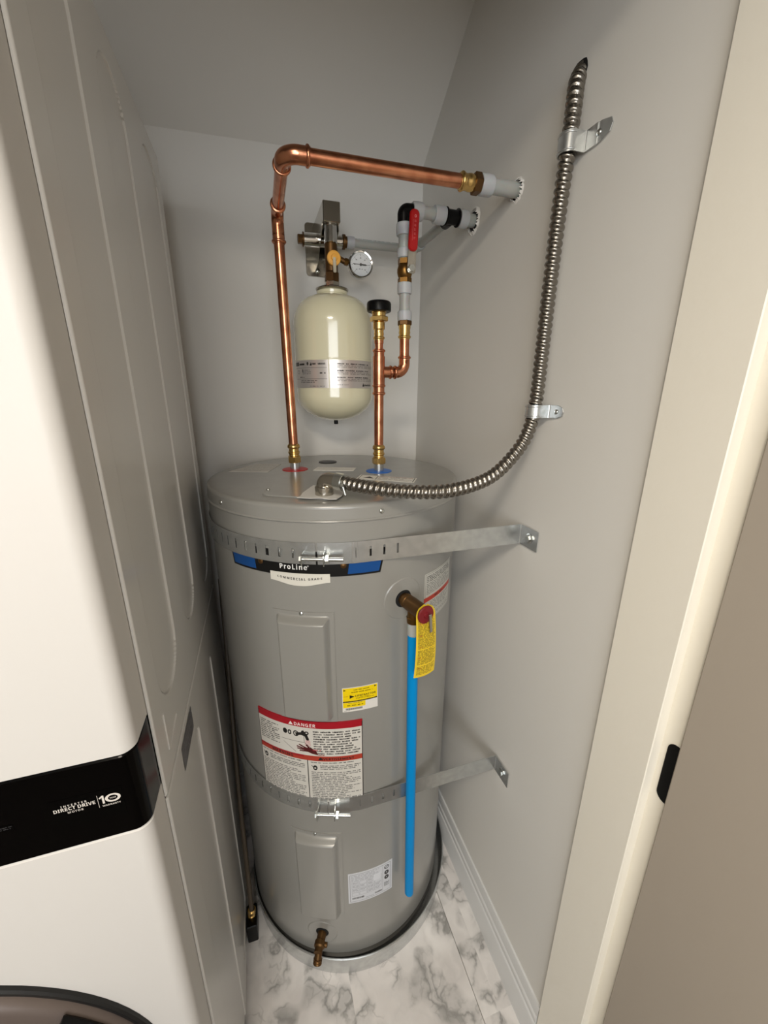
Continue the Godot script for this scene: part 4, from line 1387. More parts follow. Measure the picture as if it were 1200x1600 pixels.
func build_cold_pipe() -> void:
	var z := 0.9235
	var P := func(x: float, y: float) -> Vector3: return V(x, y, z)
	var o := thing("cold_water_pipe", "copper pipe with a side branch rising from the blue ring", "copper pipe", V(0.2768, 1.288, 0.922))
	brass_adapter(o, V(0.2765, 1.284, 0.9222), V(0.2767, 1.330, z))
	var mb := MB.new()
	tube(mb, P.call(0.2767, 1.326), P.call(0.277, 1.46))
	part("lower_pipe", mb, M["copper"], o)
	mb = MB.new()
	sleeve(mb, P.call(0.277, 1.4445), P.call(0.277, 1.470), PIPE + 0.0018, true, true)
	sleeve(mb, P.call(0.277, 1.466), P.call(0.277, 1.530), PIPE + 0.0026, false, false)
	sleeve(mb, P.call(0.277, 1.526), P.call(0.277, 1.5455), PIPE + 0.001, false, true)
	sleeve(mb, P.call(0.285, 1.4960), P.call(0.309, 1.4960), PIPE + 0.0014, false, true)
	part("copper_tee", mb, M["copper"], o)
	mb = MB.new()
	sleeve(mb, P.call(0.311, 1.4960), P.call(0.325, 1.4960), PIPE + 0.0014, true, false)
	sweep(mb, rounded([P.call(0.318, 1.4960), P.call(0.3385, 1.4960), P.call(0.3385, 1.522)], 0.0190, 14), PIPE + 0.0014, 28)
	sleeve(mb, P.call(0.3385, 1.515), P.call(0.3385, 1.533), PIPE + 0.0014, false, true)
	part("copper_elbow", mb, M["copper"], o)
	mb = MB.new()
	tube(mb, P.call(0.3383, 1.53), P.call(0.3378, 1.5745))
	part("branch_pipe", mb, M["copper"], o)
	mb = MB.new()
	tube(mb, P.call(0.277, 1.54), P.call(0.277, 1.565), 0.0092)
	sleeve(mb, P.call(0.277, 1.556), P.call(0.277, 1.566), 0.0105, false, false)
	part("reducer_pipe", mb, M["copper"], o)
	mb = MB.new()
	lathe(mb, axis_xf(P.call(0.3378, 1.5675), Vector3.UP), [Vector2(PIPE, 0), Vector2(PIPE + 0.0012, 0.0004)] + bead(PIPE + 0.0012, 0.0020) + [Vector2(PIPE + 0.0014, 0.011), Vector2(PIPE + 0.0022, 0.014), Vector2(PIPE + 0.0012, 0.019), Vector2(PIPE + 0.0024, 0.023), Vector2(PIPE + 0.0024, 0.030)], 28)
	part("brass_adapter", mb, M["brass"], o)
	mb = MB.new()
	hexnut(mb, P.call(0.3378, 1.5965), P.call(0.3378, 1.6065), 0.0160)
	part("hex_collar", mb, M["bronze"], o, "dark brass hexagon collar")
	# vacuum breaker with its black cap on top of the upright
	var vb := thing("vacuum_breaker", "brass valve with a black round cap on top of the cold pipe", "valve", P.call(0.277, 1.562))
	mb = MB.new()
	lathe(mb, axis_xf(P.call(0.277, 1.5620), Vector3.UP), [Vector2(0.0095, 0), Vector2(0.0108, 0.001)] + bead(0.0106, 0.003) + [Vector2(0.0104, 0.011), Vector2(0.0112, 0.014), Vector2(0.0104, 0.018), Vector2(0.0104, 0.022), Vector2(0.0132, 0.024), Vector2(0.0132, 0.037), Vector2(0.0112, 0.039), Vector2(0.0112, 0.0405)], 28)
	part("brass_body", mb, M["brass"], vb)
	mb = MB.new()
	hexnut(mb, P.call(0.277, 1.6015), P.call(0.277, 1.6115), 0.0205)
	lathe(mb, axis_xf(P.call(0.277, 1.6105), Vector3.UP), [Vector2(0.0150, 0), Vector2(0.0150, 0.009), Vector2(0.0195, 0.012), Vector2(0.0195, 0.016)], 28)
	part("brass_nut", mb, M["brass"], vb)
	mb = MB.new()
	lathe(mb, axis_xf(P.call(0.277, 1.6205), Vector3.UP), [Vector2(0, 0), Vector2(0.0240, 0), Vector2(0.0262, 0.0012), Vector2(0.0268, 0.004), Vector2(0.0266, 0.016), Vector2(0.0252, 0.0195), Vector2(0.0225, 0.0212), Vector2(0, 0.0220)], 40)
	part("black_cap", mb, M["black plastic"], vb)

func build_plastic_supply() -> void:
	var z := 0.9245
	var P := func(x: float, y: float) -> Vector3: return V(x, y, z)
	# shut-off valve with the red lever
	var bv := thing("ball_valve", "brass shut-off valve with a red lever handle", "valve", P.call(0.3366, 1.684))
	var mb := MB.new()
	hexnut(mb, P.call(0.3364, 1.6815), P.call(0.3362, 1.692), 0.0155)
	lathe(mb, axis_xf(P.call(0.3362, 1.690), Vector3.UP), [Vector2(0.011, 0), Vector2(0.0145, 0.004), Vector2(0.0168, 0.012), Vector2(0.0168, 0.018), Vector2(0.0145, 0.026), Vector2(0.012, 0.030), Vector2(0.012, 0.040)], 28)
	hexnut(mb, P.call(0.3356, 1.7175), P.call(0.3354, 1.729), 0.0150)
	part("valve_body", mb, M["dull brass"], bv)
	mb = MB.new()
	cyl(mb, P.call(0.3385, 1.7040) + Vector3(0, 0, 0.012), P.call(0.3385, 1.7040) + Vector3(0, 0, 0.030), 0.0065, 0.001, 20)
	hexnut(mb, P.call(0.3400, 1.7040) + Vector3(0, 0, 0.029), P.call(0.3400, 1.7040) + Vector3(0, 0, 0.035), 0.0072)
	part("stem_nut", mb, M["zinc"], bv)
	mb = MB.new()
	var hx := Transform3D(Basis(Vector3(0, 0, 1), -0.045), P.call(0.3412, 1.7175) + Vector3(0, 0, 0.0265))
	prism(mb, hx, round_rect(0.0185, 0.046, 0.005), 0.0025, 0.0004)
	part("steel_lever", mb, M["polished steel"], bv)
	mb = MB.new()
	var gx := Transform3D(Basis(Vector3(0, 0, 1), -0.045), P.call(0.3438, 1.7735) + Vector3(0, 0, 0.0245))
	prism(mb, gx, round_rect(0.0205, 0.0760, 0.0088), 0.0085, 0.0022)
	var gr := part("red_grip", mb, M["red enamel"], bv, "red plastic grip of the lever")
	var im := sheet(64, 224, Color(0.66, 0.02, 0.03))
	blob(im, 36, 22, 9, 9, Color(0.86, 0.62, 0.62), 0.6)
	for k in 5: fine_print(im, 28, 46 + k * 28, 46, 62 + k * 28, 8, 6, Color(0.80, 0.48, 0.48), 0.0)
	im.fill_rect(Rect2i(16, 44, 2, 140), Color(0.8, 0.45, 0.45))
	mb = MB.new()
	mb.face([gx * Vector3(-0.0075, -0.031, 0.0087), gx * Vector3(0.0075, -0.031, 0.0087), gx * Vector3(0.0075, 0.031, 0.0087), gx * Vector3(-0.0075, 0.031, 0.0087)], gx.origin, [Vector2(0, 1), Vector2(1, 1), Vector2(1, 0), Vector2(0, 0)])
	part("grip_print", mb, printed("grip print", im, 0.4), gr)
	# plastic pipe above and below, elbow, tee, wall
	var o := thing("plastic_supply_pipe", "white plastic supply pipe with black elbow and tee joining the right wall", "plastic pipe", P.call(0.3378, 1.606))
	crimp(o, P.call(0.3378, 1.6060), P.call(0.3374, 1.6260), 0.0158)
	crimp(o, P.call(0.3366, 1.6600), P.call(0.3364, 1.6825), 0.0158)
	mb = MB.new()
	lathe(mb, axis_xf(P.call(0.3374, 1.620), P.call(0.3367, 1.666) - P.call(0.3374, 1.620)), [Vector2(0.0128, 0), Vector2(0.0118, 0.012), Vector2(0.0114, 0.024), Vector2(0.0118, 0.034), Vector2(0.0128, 0.046)], 28)
	part("plastic_pipe", mb, M["clear plastic pipe"], o)
	mb = MB.new()
	tube(mb, P.call(0.3352, 1.727), P.call(0.3330, 1.79), 0.0125)
	part("plastic_pipe", mb, M["clear plastic pipe"], o)
	crimp(o, P.call(0.3346, 1.7300), P.call(0.3342, 1.7480), 0.0150)
	crimp(o, P.call(0.3334, 1.7715), P.call(0.3326, 1.7945), 0.0165)
	mb = MB.new()
	sweep(mb, rounded([P.call(0.3324, 1.792), P.call(0.3316, 1.8175), P.call(0.356, 1.8185)], 0.0085, 12), 0.0136, 28)
	part("black_elbow", mb, M["black plastic"], o, "black plastic elbow")
	crimp(o, P.call(0.3500, 1.8190), P.call(0.3735, 1.8190), 0.0172)
	mb = MB.new()
	lathe(mb, axis_xf(P.call(0.370, 1.8192), Vector3(1, 0, 0)), [Vector2(0.0135, 0), Vector2(0.0120, 0.010), Vector2(0.0120, 0.022), Vector2(0.0138, 0.034)], 28)
	part("plastic_pipe", mb, M["clear plastic pipe"], o)
	crimp(o, P.call(0.4000, 1.8188), P.call(0.4260, 1.8184), 0.0172)
	mb = MB.new()
	cyl(mb, P.call(0.4255, 1.8184), P.call(0.4600, 1.8176), 0.0142, 0.001)
	for x in [0.4285, 0.4565]: cyl(mb, P.call(x - 0.0015, 1.818), P.call(x + 0.0015, 1.818), 0.0178, 0.0006)
	cyl(mb, V(0.4425, 1.818, z + 0.008), V(0.4425, 1.8185, z + 0.034), 0.0132, 0.001)
	part("black_tee", mb, M["black plastic"], o, "black plastic tee with a branch to the back")
	crimp(o, P.call(0.4600, 1.8174), P.call(0.4800, 1.8168), 0.0172)
	mb = MB.new()
	tube(mb, P.call(0.477, 1.817), P.call(0.505, 1.8166), 0.0130)
	part("plastic_pipe", mb, M["clear plastic pipe"], o)
	# branch to the expansion tank
	var b := thing("branch_pipe", "thin white plastic pipe along the back wall to the expansion tank", "plastic pipe", V(0.36, 1.81, 1.15))
	mb = MB.new()
	tube(mb, V(0.4425, 1.8185, z + 0.030), V(0.4428, 1.8205, 1.125), 0.0105)
	part("plastic_pipe", mb, M["clear plastic pipe"], b)
	crimp(b, V(0.4426, 1.8195, 1.098), V(0.4428, 1.8200, 1.122), 0.0136)
	mb = MB.new()
	sweep(mb, rounded([V(0.4428, 1.8200, 1.118), V(0.4428, 1.8205, 1.150), V(0.4100, 1.8205, 1.150)], 0.009, 10), 0.0118, 24)
	part("plastic_elbow", mb, M["clear plastic pipe"], b)
	mb = MB.new()
	tube(mb, V(0.412, 1.8205, 1.150), V(0.262, 1.8198, 1.150), 0.0105)
	part("plastic_pipe", mb, M["clear plastic pipe"], b)
	crimp(b, V(0.2780, 1.8198, 1.150), V(0.2580, 1.8198, 1.150), 0.0138)
	im = sheet(256, 16, Color(0.80, 0.81, 0.80))
	fine_print(im, 4, 3, 250, 14, 12, 9, Color(0.55, 0.55, 0.54), 0.0)
	mb = MB.new()
	var rows := []
	for s in 6:
		var a := deg_to_rad(30 + s * 7)
		var nn := Vector3(0, sin(a), cos(a))
		rows.append([mb.vert(V(0.285, 1.8199, 1.150) + nn * 0.0107, nn, Vector2(0, 1 - s / 5.0)), mb.vert(V(0.40, 1.8204, 1.150) + nn * 0.0107, nn, Vector2(1, 1 - s / 5.0))])
		if s > 0: mb.quad(rows[s - 1][0], rows[s - 1][1], rows[s][1], rows[s][0])
	part("pipe_print", mb, printed("pipe print", im, 0.4), b)

func build_expansion_tank() -> void:
	var c := V(0.2065, 0, 1.0955)
	var o := thing("expansion_tank", "cream expansion tank hanging on the back wall above the water heater", "expansion tank", c + Vector3(0, 1.365, 0))
	var mb := MB.new()
	var prof := []
	var R := 0.1
	for k in 13:
		var a := -PI / 2 + PI / 2 * k / 12
		prof.append(Vector2(R * cos(a), 1.443 + 0.066 * sin(a)))
	prof += [Vector2(R, 1.5265), Vector2(R + 0.0006, 1.5272), Vector2(R + 0.0006, 1.530), Vector2(R, 1.5307)]
	for k in 13:
		var a := PI / 2 * k / 12
		prof.append(Vector2(0.036 + (R - 0.036) * pow(cos(a), 0.92), 1.610 + 0.070 * sin(a)))
	prof += [Vector2(0.036, 1.6850)]
	lathe(mb, shifted(c), prof, 72)
	part("tank_shell", mb, M["cream enamel"], o)
	mb = MB.new()
	cyl(mb, c + Vector3(0, 1.368, 0), c + Vector3(0, 1.379, 0), 0.0055, 0.001, 20)
	part("air_valve_cap", mb, M["black plastic"], o, "small black cap under the tank")
	mb = MB.new()
	lathe(mb, shifted(c), [Vector2(0.034, 1.682), Vector2(0.0375, 1.684), Vector2(0.0385, 1.690), Vector2(0.034, 1.6935)], 40)
	part("neck", mb, M["cream enamel"], o)
	mb = MB.new()
	lathe(mb, shifted(c), [Vector2(0, 1.6930), Vector2(0.0395, 1.6930), Vector2(0.0408, 1.6945), Vector2(0.0405, 1.6965), Vector2(0.0310, 1.7005), Vector2(0.018, 1.7015)], 40)
	hexnut(mb, c + Vector3(0, 1.700, 0), c + Vector3(0, 1.7130, 0), 0.0190)
	part("neck_flange", mb, M["polished steel"], o, "steel flange and nut at the neck")
	# silver label in two panels
	for k in 2:
		var im := sheet(320, 192, Color(0.80, 0.78, 0.76))
		if k == 0:
			im.fill_rect(Rect2i(10, 12, 60, 26), Color(0.15, 0.14, 0.13))
			im.fill_rect(Rect2i(76, 22, 60, 12), Color(0.2, 0.19, 0.18))
			blob(im, 166, 24, 8, 12, Color(0.25, 0.24, 0.23))
			fine_print(im, 200, 20, 300, 36, 20, 13, Color(0.12, 0.12, 0.12), 0.0)
			fill_poly(im, PackedVector2Array([Vector2(186, 38), Vector2(194, 16), Vector2(202, 38)]), Color(0.12, 0.12, 0.12))
			im.fill_rect(Rect2i(10, 52, 300, 2), Color(0.4, 0.4, 0.39))
			fine_print(im, 110, 66, 190, 100, 12, 6, Color(0.4, 0.4, 0.39))
			blob(im, 60, 80, 16, 14, Color(0.5, 0.5, 0.49), 0.7)
			im.fill_rect(Rect2i(110, 62, 8, 22), Color(0.2, 0.2, 0.2))
			fine_print(im, 260, 84, 300, 98, 14, 10, Color(0.15, 0.15, 0.15), 0.0)
			fine_print(im, 80, 112, 130, 124, 14, 9, Color(0.15, 0.15, 0.15), 0.0)
			im.fill_rect(Rect2i(20, 128, 290, 2), Color(0.4, 0.4, 0.39))
			fine_print(im, 90, 138, 240, 160, 11, 6, Color(0.3, 0.3, 0.29))
			fine_print(im, 180, 176, 300, 186, 12, 6, Color(0.4, 0.4, 0.4))
		else:
			for r in 3:
				fine_print(im, 44, 22 + r * 46, 270, 32 + r * 46, 20, 9, Color(0.15, 0.14, 0.14), 0.0)
				fine_print(im, 44, 36 + r * 46, 310, 60 + r * 46, 10, 6, Color(0.45, 0.43, 0.42))
			fine_print(im, 44, 166, 110, 176, 12, 6, Color(0.4, 0.4, 0.4), 0.0)
			fine_print(im, 226, 164, 304, 180, 20, 13, Color(0.12, 0.12, 0.12), 0.0)
			fill_poly(im, PackedVector2Array([Vector2(210, 180), Vector2(218, 156), Vector2(226, 180)]), Color(0.12, 0.12, 0.12))
		var pm := printed("expansion label print %d" % k, im, 0.34)
		pm.metallic = 0.55
		mb = MB.new()
		var t0: float = [-85.0, -17.5][k]
		var t1: float = [-19.0, 58.0][k]
		var prev := []
		for s in 25:
			var d := out_dir(lerpf(t0, t1, s / 24.0))
			var q := c + d * (R + 0.0006)
			var cur := [mb.vert(q + Vector3(0, 1.4610, 0), d, Vector2(s / 24.0, 1)), mb.vert(q + Vector3(0, 1.5255, 0), d, Vector2(s / 24.0, 0))]
			if s > 0: mb.quad(prev[0], cur[0], cur[1], prev[1])
			prev = cur
		part("silver_label", mb, pm, o, ["narrow silver label with small print", "wide silver label with three paragraphs"][k])
	# service valve above the tank
	var v := thing("service_valve", "bronze valve with a round yellow knob above the expansion tank", "valve", c + Vector3(0, 1.712, 0))
	mb = MB.new()
	hexnut(mb, c + Vector3(0, 1.7125, 0), c + Vector3(0, 1.7330, 0), 0.0185)
	cyl(mb, c + Vector3(0, 1.7330, 0), c + Vector3(0, 1.7960, 0), 0.0152, 0.002)
	cyl(mb, c + Vector3(0.010, 1.770, 0), c + Vector3(0.034, 1.7605, -0.002), 0.0065, 0.001, 20)
	part("valve_body", mb, M["bronze"], v)
	mb = MB.new()
	cyl(mb, c + Vector3(0, 1.7955, 0), c + Vector3(0, 1.8330, 0), 0.0158, 0.001)
	part("chrome_sleeve", mb, M["chrome"], v)
	mb = MB.new()
	lathe(mb, axis_xf(c + Vector3(0.003, 1.7600, 0.0145), Vector3(0, 0, 1)), [Vector2(0, 0), Vector2(0.0155, 0), Vector2(0.0168, 0.002), Vector2(0.0168, 0.006), Vector2(0.0155, 0.008), Vector2(0.008, 0.0085), Vector2(0.0065, 0.012), Vector2(0, 0.0125)], 32)
	part("yellow_knob", mb, M["yellow knob"], v)
	mb = MB.new()
	box(mb, Transform3D(Basis(Vector3(0, 0, 1), 0.02), c + Vector3(0.0032, 1.7445, 0.0255)), Vector3(0.0078, 0.033, 0.004), 0.0015)
	part("lever", mb, M["cream lever"], v)
	# pressure gauge
	var gc := V(0.2770, 1.7525, 1.083)
	var gd := Vector3(-0.05, 0.02, 1.0).normalized()
	var g := thing("pressure_gauge", "small round white dial gauge beside the yellow knob", "gauge", gc - Vector3(0, 0.03, 0))
	mb = MB.new()
	lathe(mb, axis_xf(gc - gd * 0.018, gd), [Vector2(0, 0), Vector2(0.026, 0), Vector2(0.0285, 0.003), Vector2(0.0285, 0.018), Vector2(0.0305, 0.019), Vector2(0.0310, 0.023), Vector2(0.0292, 0.0262), Vector2(0.0262, 0.0255), Vector2(0.0255, 0.0205)], 56)
	part("bezel", mb, M["chrome"], g)
	var im := sheet(256, 256, Color(0.86, 0.87, 0.87))
	for k in 31:
		var a := deg_to_rad(135 + 270.0 * k / 30)
		var r0 := 92.0 if k % 5 == 0 else 104.0
		stroke(im, [Vector2(128, 128) + Vector2.from_angle(a) * r0, Vector2(128, 128) + Vector2.from_angle(a) * 116], 3.0 if k % 5 == 0 else 2.0, Color(0.2, 0.2, 0.2))
		if k % 5 == 0:
			var q := Vector2(128, 128) + Vector2.from_angle(a) * 74
			fine_print(im, int(q.x) - 9, int(q.y) - 7, int(q.x) + 9, int(q.y) + 7, 15, 13, Color(0.25, 0.25, 0.25), 0.0)
	fine_print(im, 104, 168, 152, 180, 14, 11, Color(0.4, 0.4, 0.4), 0.0)
	var fx := face_xf(gc + gd * 0.0030, gd)
	mb = MB.new()
	var cen := mb.vert(fx.origin, gd, Vector2(0.5, 0.5))
	var ring := []
	for s in 41:
		var a := TAU * s / 40
		ring.append(mb.vert(fx * Vector3(cos(a) * 0.0258, sin(a) * 0.0258, 0), gd, Vector2(0.5 + 0.5 * cos(a), 0.5 - 0.5 * sin(a))))
		if s > 0: mb.tri(cen, ring[s - 1], ring[s])
	part("dial", mb, printed("dial print", im, 0.5), g)
	mb = MB.new()
	box(mb, fx * Transform3D(Basis(Vector3(0, 0, 1), -0.05), Vector3(-0.006, 0.0005, 0.0016)), Vector3(0.026, 0.0012, 0.0006))
	box(mb, fx * Transform3D(Basis(Vector3(0, 0, 1), -0.05), Vector3(0.008, -0.0002, 0.0016)), Vector3(0.010, 0.0034, 0.0006))
	cyl(mb, fx * Vector3(0, 0, 0.0005), fx * Vector3(0, 0, 0.003), 0.003, 0.0004, 16)
	part("needle", mb, M["needle black"], g)
	mb = MB.new()
	lathe(mb, axis_xf(gc + gd * 0.0062, gd), [Vector2(0.0262, 0), Vector2(0.0255, 0.0008), Vector2(0, 0.0010)], 40)
	part("gauge_glass", mb, M["gauge glass"], g)
	mb = MB.new()
	cyl(mb, gc - gd * 0.014 + Vector3(-0.012, 0.004, 0), gc - gd * 0.014 + Vector3(-0.042, 0.0095, 0.0), 0.0058, 0.001, 20)
	hexnut(mb, gc - gd * 0.014 + Vector3(-0.029, 0.007, 0), gc - gd * 0.014 + Vector3(-0.038, 0.0088, 0), 0.0085)
	part("gauge_stem", mb, M["dull brass"], g)
	# stainless wall bracket
	var b := thing("wall_bracket", "polished steel bracket holding the expansion tank on the back wall", "bracket", V(0.2055, 1.756, BACK))
	mb = MB.new()
	prism(mb, Transform3D(Basis(Vector3(1, 0, 0), Vector3(0, 1, 0), Vector3(0, 0, 1)), V(0.2065, 1.8175, BACK)), round_rect(0.088, 0.126, 0.009), 0.0028, 0.0008)
	part("wall_plate", mb, M["polished steel"], b)
	for p in [[0.1930, 1.7685], [0.2200, 1.7685], [0.2000, 1.8660]]: screw_head(b, V(p[0], p[1], BACK - 0.0028), Vector3(0, 0, 1), 0.0062, "chrome")
	mb = MB.new()
	block(mb, 0.1860, 0.2270, 1.8330, 1.8755, BACK, 1.072, 0.0016)
	part("arm", mb, M["polished steel"], b)
	mb = MB.new()
	var side := PackedVector2Array([Vector2(0, 0), Vector2(-0.136, 0.0), Vector2(-0.136, -0.012), Vector2(-0.05, -0.062), Vector2(0, -0.070)])
	for x in [0.1862, 0.2256]:
		prism(mb, Transform3D(Basis(Vector3(0, 0, -1), Vector3(0, 1, 0), Vector3(1, 0, 0)), V(x, 1.836, BACK)), side, 0.0014)
	part("gusset", mb, M["polished steel"], b)
	var mf := thing("inlet_manifold", "chrome inlet pipe with a brown plug crossing under the bracket arm", "pipe fitting", V(0.20, 1.80, 1.15))
	mb = MB.new()
	cyl(mb, V(0.1480, 1.8155, 1.150), V(0.2460, 1.8195, 1.150), 0.0150, 0.001)
	part("chrome_pipe", mb, M["chrome"], mf)
	mb = MB.new()
	lathe(mb, axis_xf(V(0.1490, 1.8155, 1.150), Vector3(-1, 0, 0)), [Vector2(0.0160, 0), Vector2(0.0160, 0.003), Vector2(0.010, 0.003), Vector2(0.010, 0.005)], 28)
	hexnut(mb, V(0.1460, 1.8153, 1.150), V(0.1340, 1.8150, 1.150), 0.0108)
	part("plug", mb, M["bronze"], mf, "brown hexagon plug")
	mb = MB.new()
	lathe(mb, axis_xf(V(0.2445, 1.8195, 1.150), Vector3(1, 0, 0)), [Vector2(0.013, 0), Vector2(0.013, 0.002), Vector2(0.0170, 0.003), Vector2(0.0170, 0.0085), Vector2(0.0130, 0.0095), Vector2(0.0130, 0.0135)], 28)
	part("union_nut", mb, M["bronze"], mf)

func build_conduit() -> void:
	var o := thing("flexible_conduit", "ribbed grey metal conduit running down the right wall to the top of the water heater", "conduit", V(0.3, 1.28, 0.62))
	var way := [V(0.131, 1.2985, 0.6875), V(0.141, 1.2975, 0.676), V(0.1766, 1.2955, 0.6355), V(0.2125, 1.2945, 0.6060), V(0.2499, 1.2945, 0.5865), V(0.2923, 1.2950, 0.5800), V(0.347, 1.3000, 0.5900), V(0.392, 1.3120, 0.6010), V(0.4320, 1.3400, 0.6095), V(0.4600, 1.3735, 0.6140), V(0.4735, 1.4205, 0.6150), V(0.4790, 1.5092, 0.6190), V(0.4795, 1.6000, 0.6190), V(0.4795, 1.6638, 0.6180), V(0.4775, 1.7400, 0.6130), V(0.4765, 1.8037, 0.6075), V(0.4790, 1.8500, 0.6090), V(0.4865, 1.8850, 0.6180), V(0.5020, 1.9080, 0.6290)]
	var pts := spline(way, 0.00075)
	var mb := MB.new()
	var seg := 22
	var pitch := 0.0108
	var x := Vector3.ZERO
	var prev := []
	var along := 0.0
	for k in pts.size():
		var d: Vector3 = (pts[mini(k + 1, pts.size() - 1)] - pts[maxi(k - 1, 0)]).normalized()
		if k == 0: x = axis_xf(pts[0], d).basis.x
		else: along += pts[k].distance_to(pts[k - 1])
		x = (x - d * x.dot(d)).normalized()
		var y := d.cross(x)
		var cur := []
		for s in seg + 1:
			var a := TAU * s / seg
			var ph := fposmod(along / pitch + a / TAU, 1.0)
			var rad := 0.0094
			var slope := 0.0
			if ph < 0.74:
				rad += 0.0027 * pow(maxf(sin(PI * ph / 0.74), 0.0), 0.45)
				slope = -cos(PI * ph / 0.74) * 0.9
			var rd := x * cos(a) + y * sin(a)
			cur.append(mb.vert(pts[k] + rd * rad, (rd + d * slope).normalized()))
		if k > 0:
			for s in seg: mb.quad(prev[s], prev[s + 1], cur[s + 1], cur[s])
		prev = cur
	part("ribbed_hose", mb, M["conduit steel"], o)
	# elbow connector on the heater's wiring cover
	mb = MB.new()
	var eb := V(0.1085, TANK_TOP + 0.0035, 0.7130)
	cyl(mb, eb, eb + Vector3(0, 0.0165, 0), 0.0172, 0.0015)
	sweep(mb, rounded([eb + Vector3(0, 0.006, 0), eb + Vector3(0, 0.0285, 0), V(0.137, 1.2985, 0.6805)], 0.0125, 10), 0.0142, 24)
	part("elbow_connector", mb, M["polished steel"], o, "cast metal elbow where the conduit enters the heater top")
	mb = MB.new()
	var cd := (V(0.145, 1.2975, 0.6715) - V(0.131, 1.2985, 0.6875)).normalized()
	cyl(mb, V(0.128, 1.2987, 0.6905), V(0.128, 1.2987, 0.6905) + cd * 0.018, 0.0158, 0.001)
	var sq := V(0.1345, 1.2935, 0.6685)
	cyl(mb, sq, sq + Vector3(0.004, -0.016, 0.002), 0.003, 0.0006, 12)
	hexnut(mb, sq + Vector3(-0.0005, 0.006, 0), sq + Vector3(0, 0.0, 0), 0.0052)
	part("clamp_collar", mb, M["zinc"], o)
	# ragged dark disc laid on for hole shade where it enters the wall
	mb = MB.new()
	var poly := PackedVector2Array()
	for k in 16: poly.append(Vector2.from_angle(TAU * k / 16) * 0.0165 * rng.randf_range(0.88, 1.12))
	prism(mb, face_xf(V(WALL_X + 0.0003, 1.9035, 0.6280), Vector3(-1, 0, 0)), poly, 0.0009)
	part("conduit_hole_shade", mb, M["hole shade and foam"], get_node("wall_right"), "dark disc standing for hole shade where the conduit enters the wall")
	clamp_strap(1.8045, V(0.4765, 1.8045, 0.6075), 0.026, 0.046, "one hole metal clamp holding the conduit near its upper end")
	clamp_strap(1.4205, V(0.4735, 1.4205, 0.6150), 0.022, 0.032, "one hole metal clamp at the lower bend of the conduit")

func clamp_strap(y: float, c: Vector3, w: float, reach: float, label: String) -> void:
	var o := thing("conduit_clamp", label, "clamp", V(WALL_X, y - w / 2, -c.z), "clamps on the metal conduit")
	var path := []
	var r := 0.0134
	var ah := -c.z            # distance ahead
	path.append([V(WALL_X - 0.002, 0, ah + r), Vector3(0, 0, -1), false])
	for k in 15:
		var a := PI * k / 14
		path.append([V(c.x - r * sin(a), 0, ah + r * cos(a)), Vector3(-sin(a), 0, -cos(a)), false])
	path.append([V(WALL_X - 0.0062, 0, ah - r), Vector3(0, 0, 1), false])
	path.append([V(WALL_X - 0.0034, 0, ah - r - 0.0012), Vector3(-0.7, 0, 0.7), false])
	path.append([V(WALL_X - 0.0026, 0, ah - r - 0.004), Vector3(-1, 0, 0), false])
	path.append([V(WALL_X - 0.0026, 0, ah - r - reach * 0.5), Vector3(-1, 0, 0), false])
	var mb := MB.new()
	strip(mb, path, y - w / 2, y + w / 2, 0.0017, 0, 0)
	for e in [-1, 1]:   # pressed rib edges of the saddle
		var pts := []
		for k in 15:
			var a := PI * k / 14
			pts.append(V(c.x - (r + 0.0017) * sin(a), y + e * (w / 2 - 0.003), ah + (r + 0.0017) * cos(a)))
		sweep(mb, pts, 0.0011, 8)
	part("saddle", mb, M["galvanised steel"], o)
	mb = MB.new()
	var h := w / 2
	var tab := PackedVector2Array([Vector2(0, -h), Vector2(reach * 0.55, -h), Vector2(reach * 0.92, -h * 0.62), Vector2(reach, 0), Vector2(reach * 0.92, h * 0.62), Vector2(reach * 0.55, h), Vector2(0, h)])
	prism(mb, Transform3D(Basis(Vector3(0, 0, 1), Vector3(0, 1, 0), Vector3(-1, 0, 0)), V(WALL_X - 0.0009, y, ah - r - 0.003)), tab, 0.0018, 0.0004)
	part("tab", mb, M["galvanised steel"], o)
	screw_head(o, V(WALL_X - 0.0027, y, ah - r - reach * 0.55), Vector3(-1, 0, 0), 0.0042)

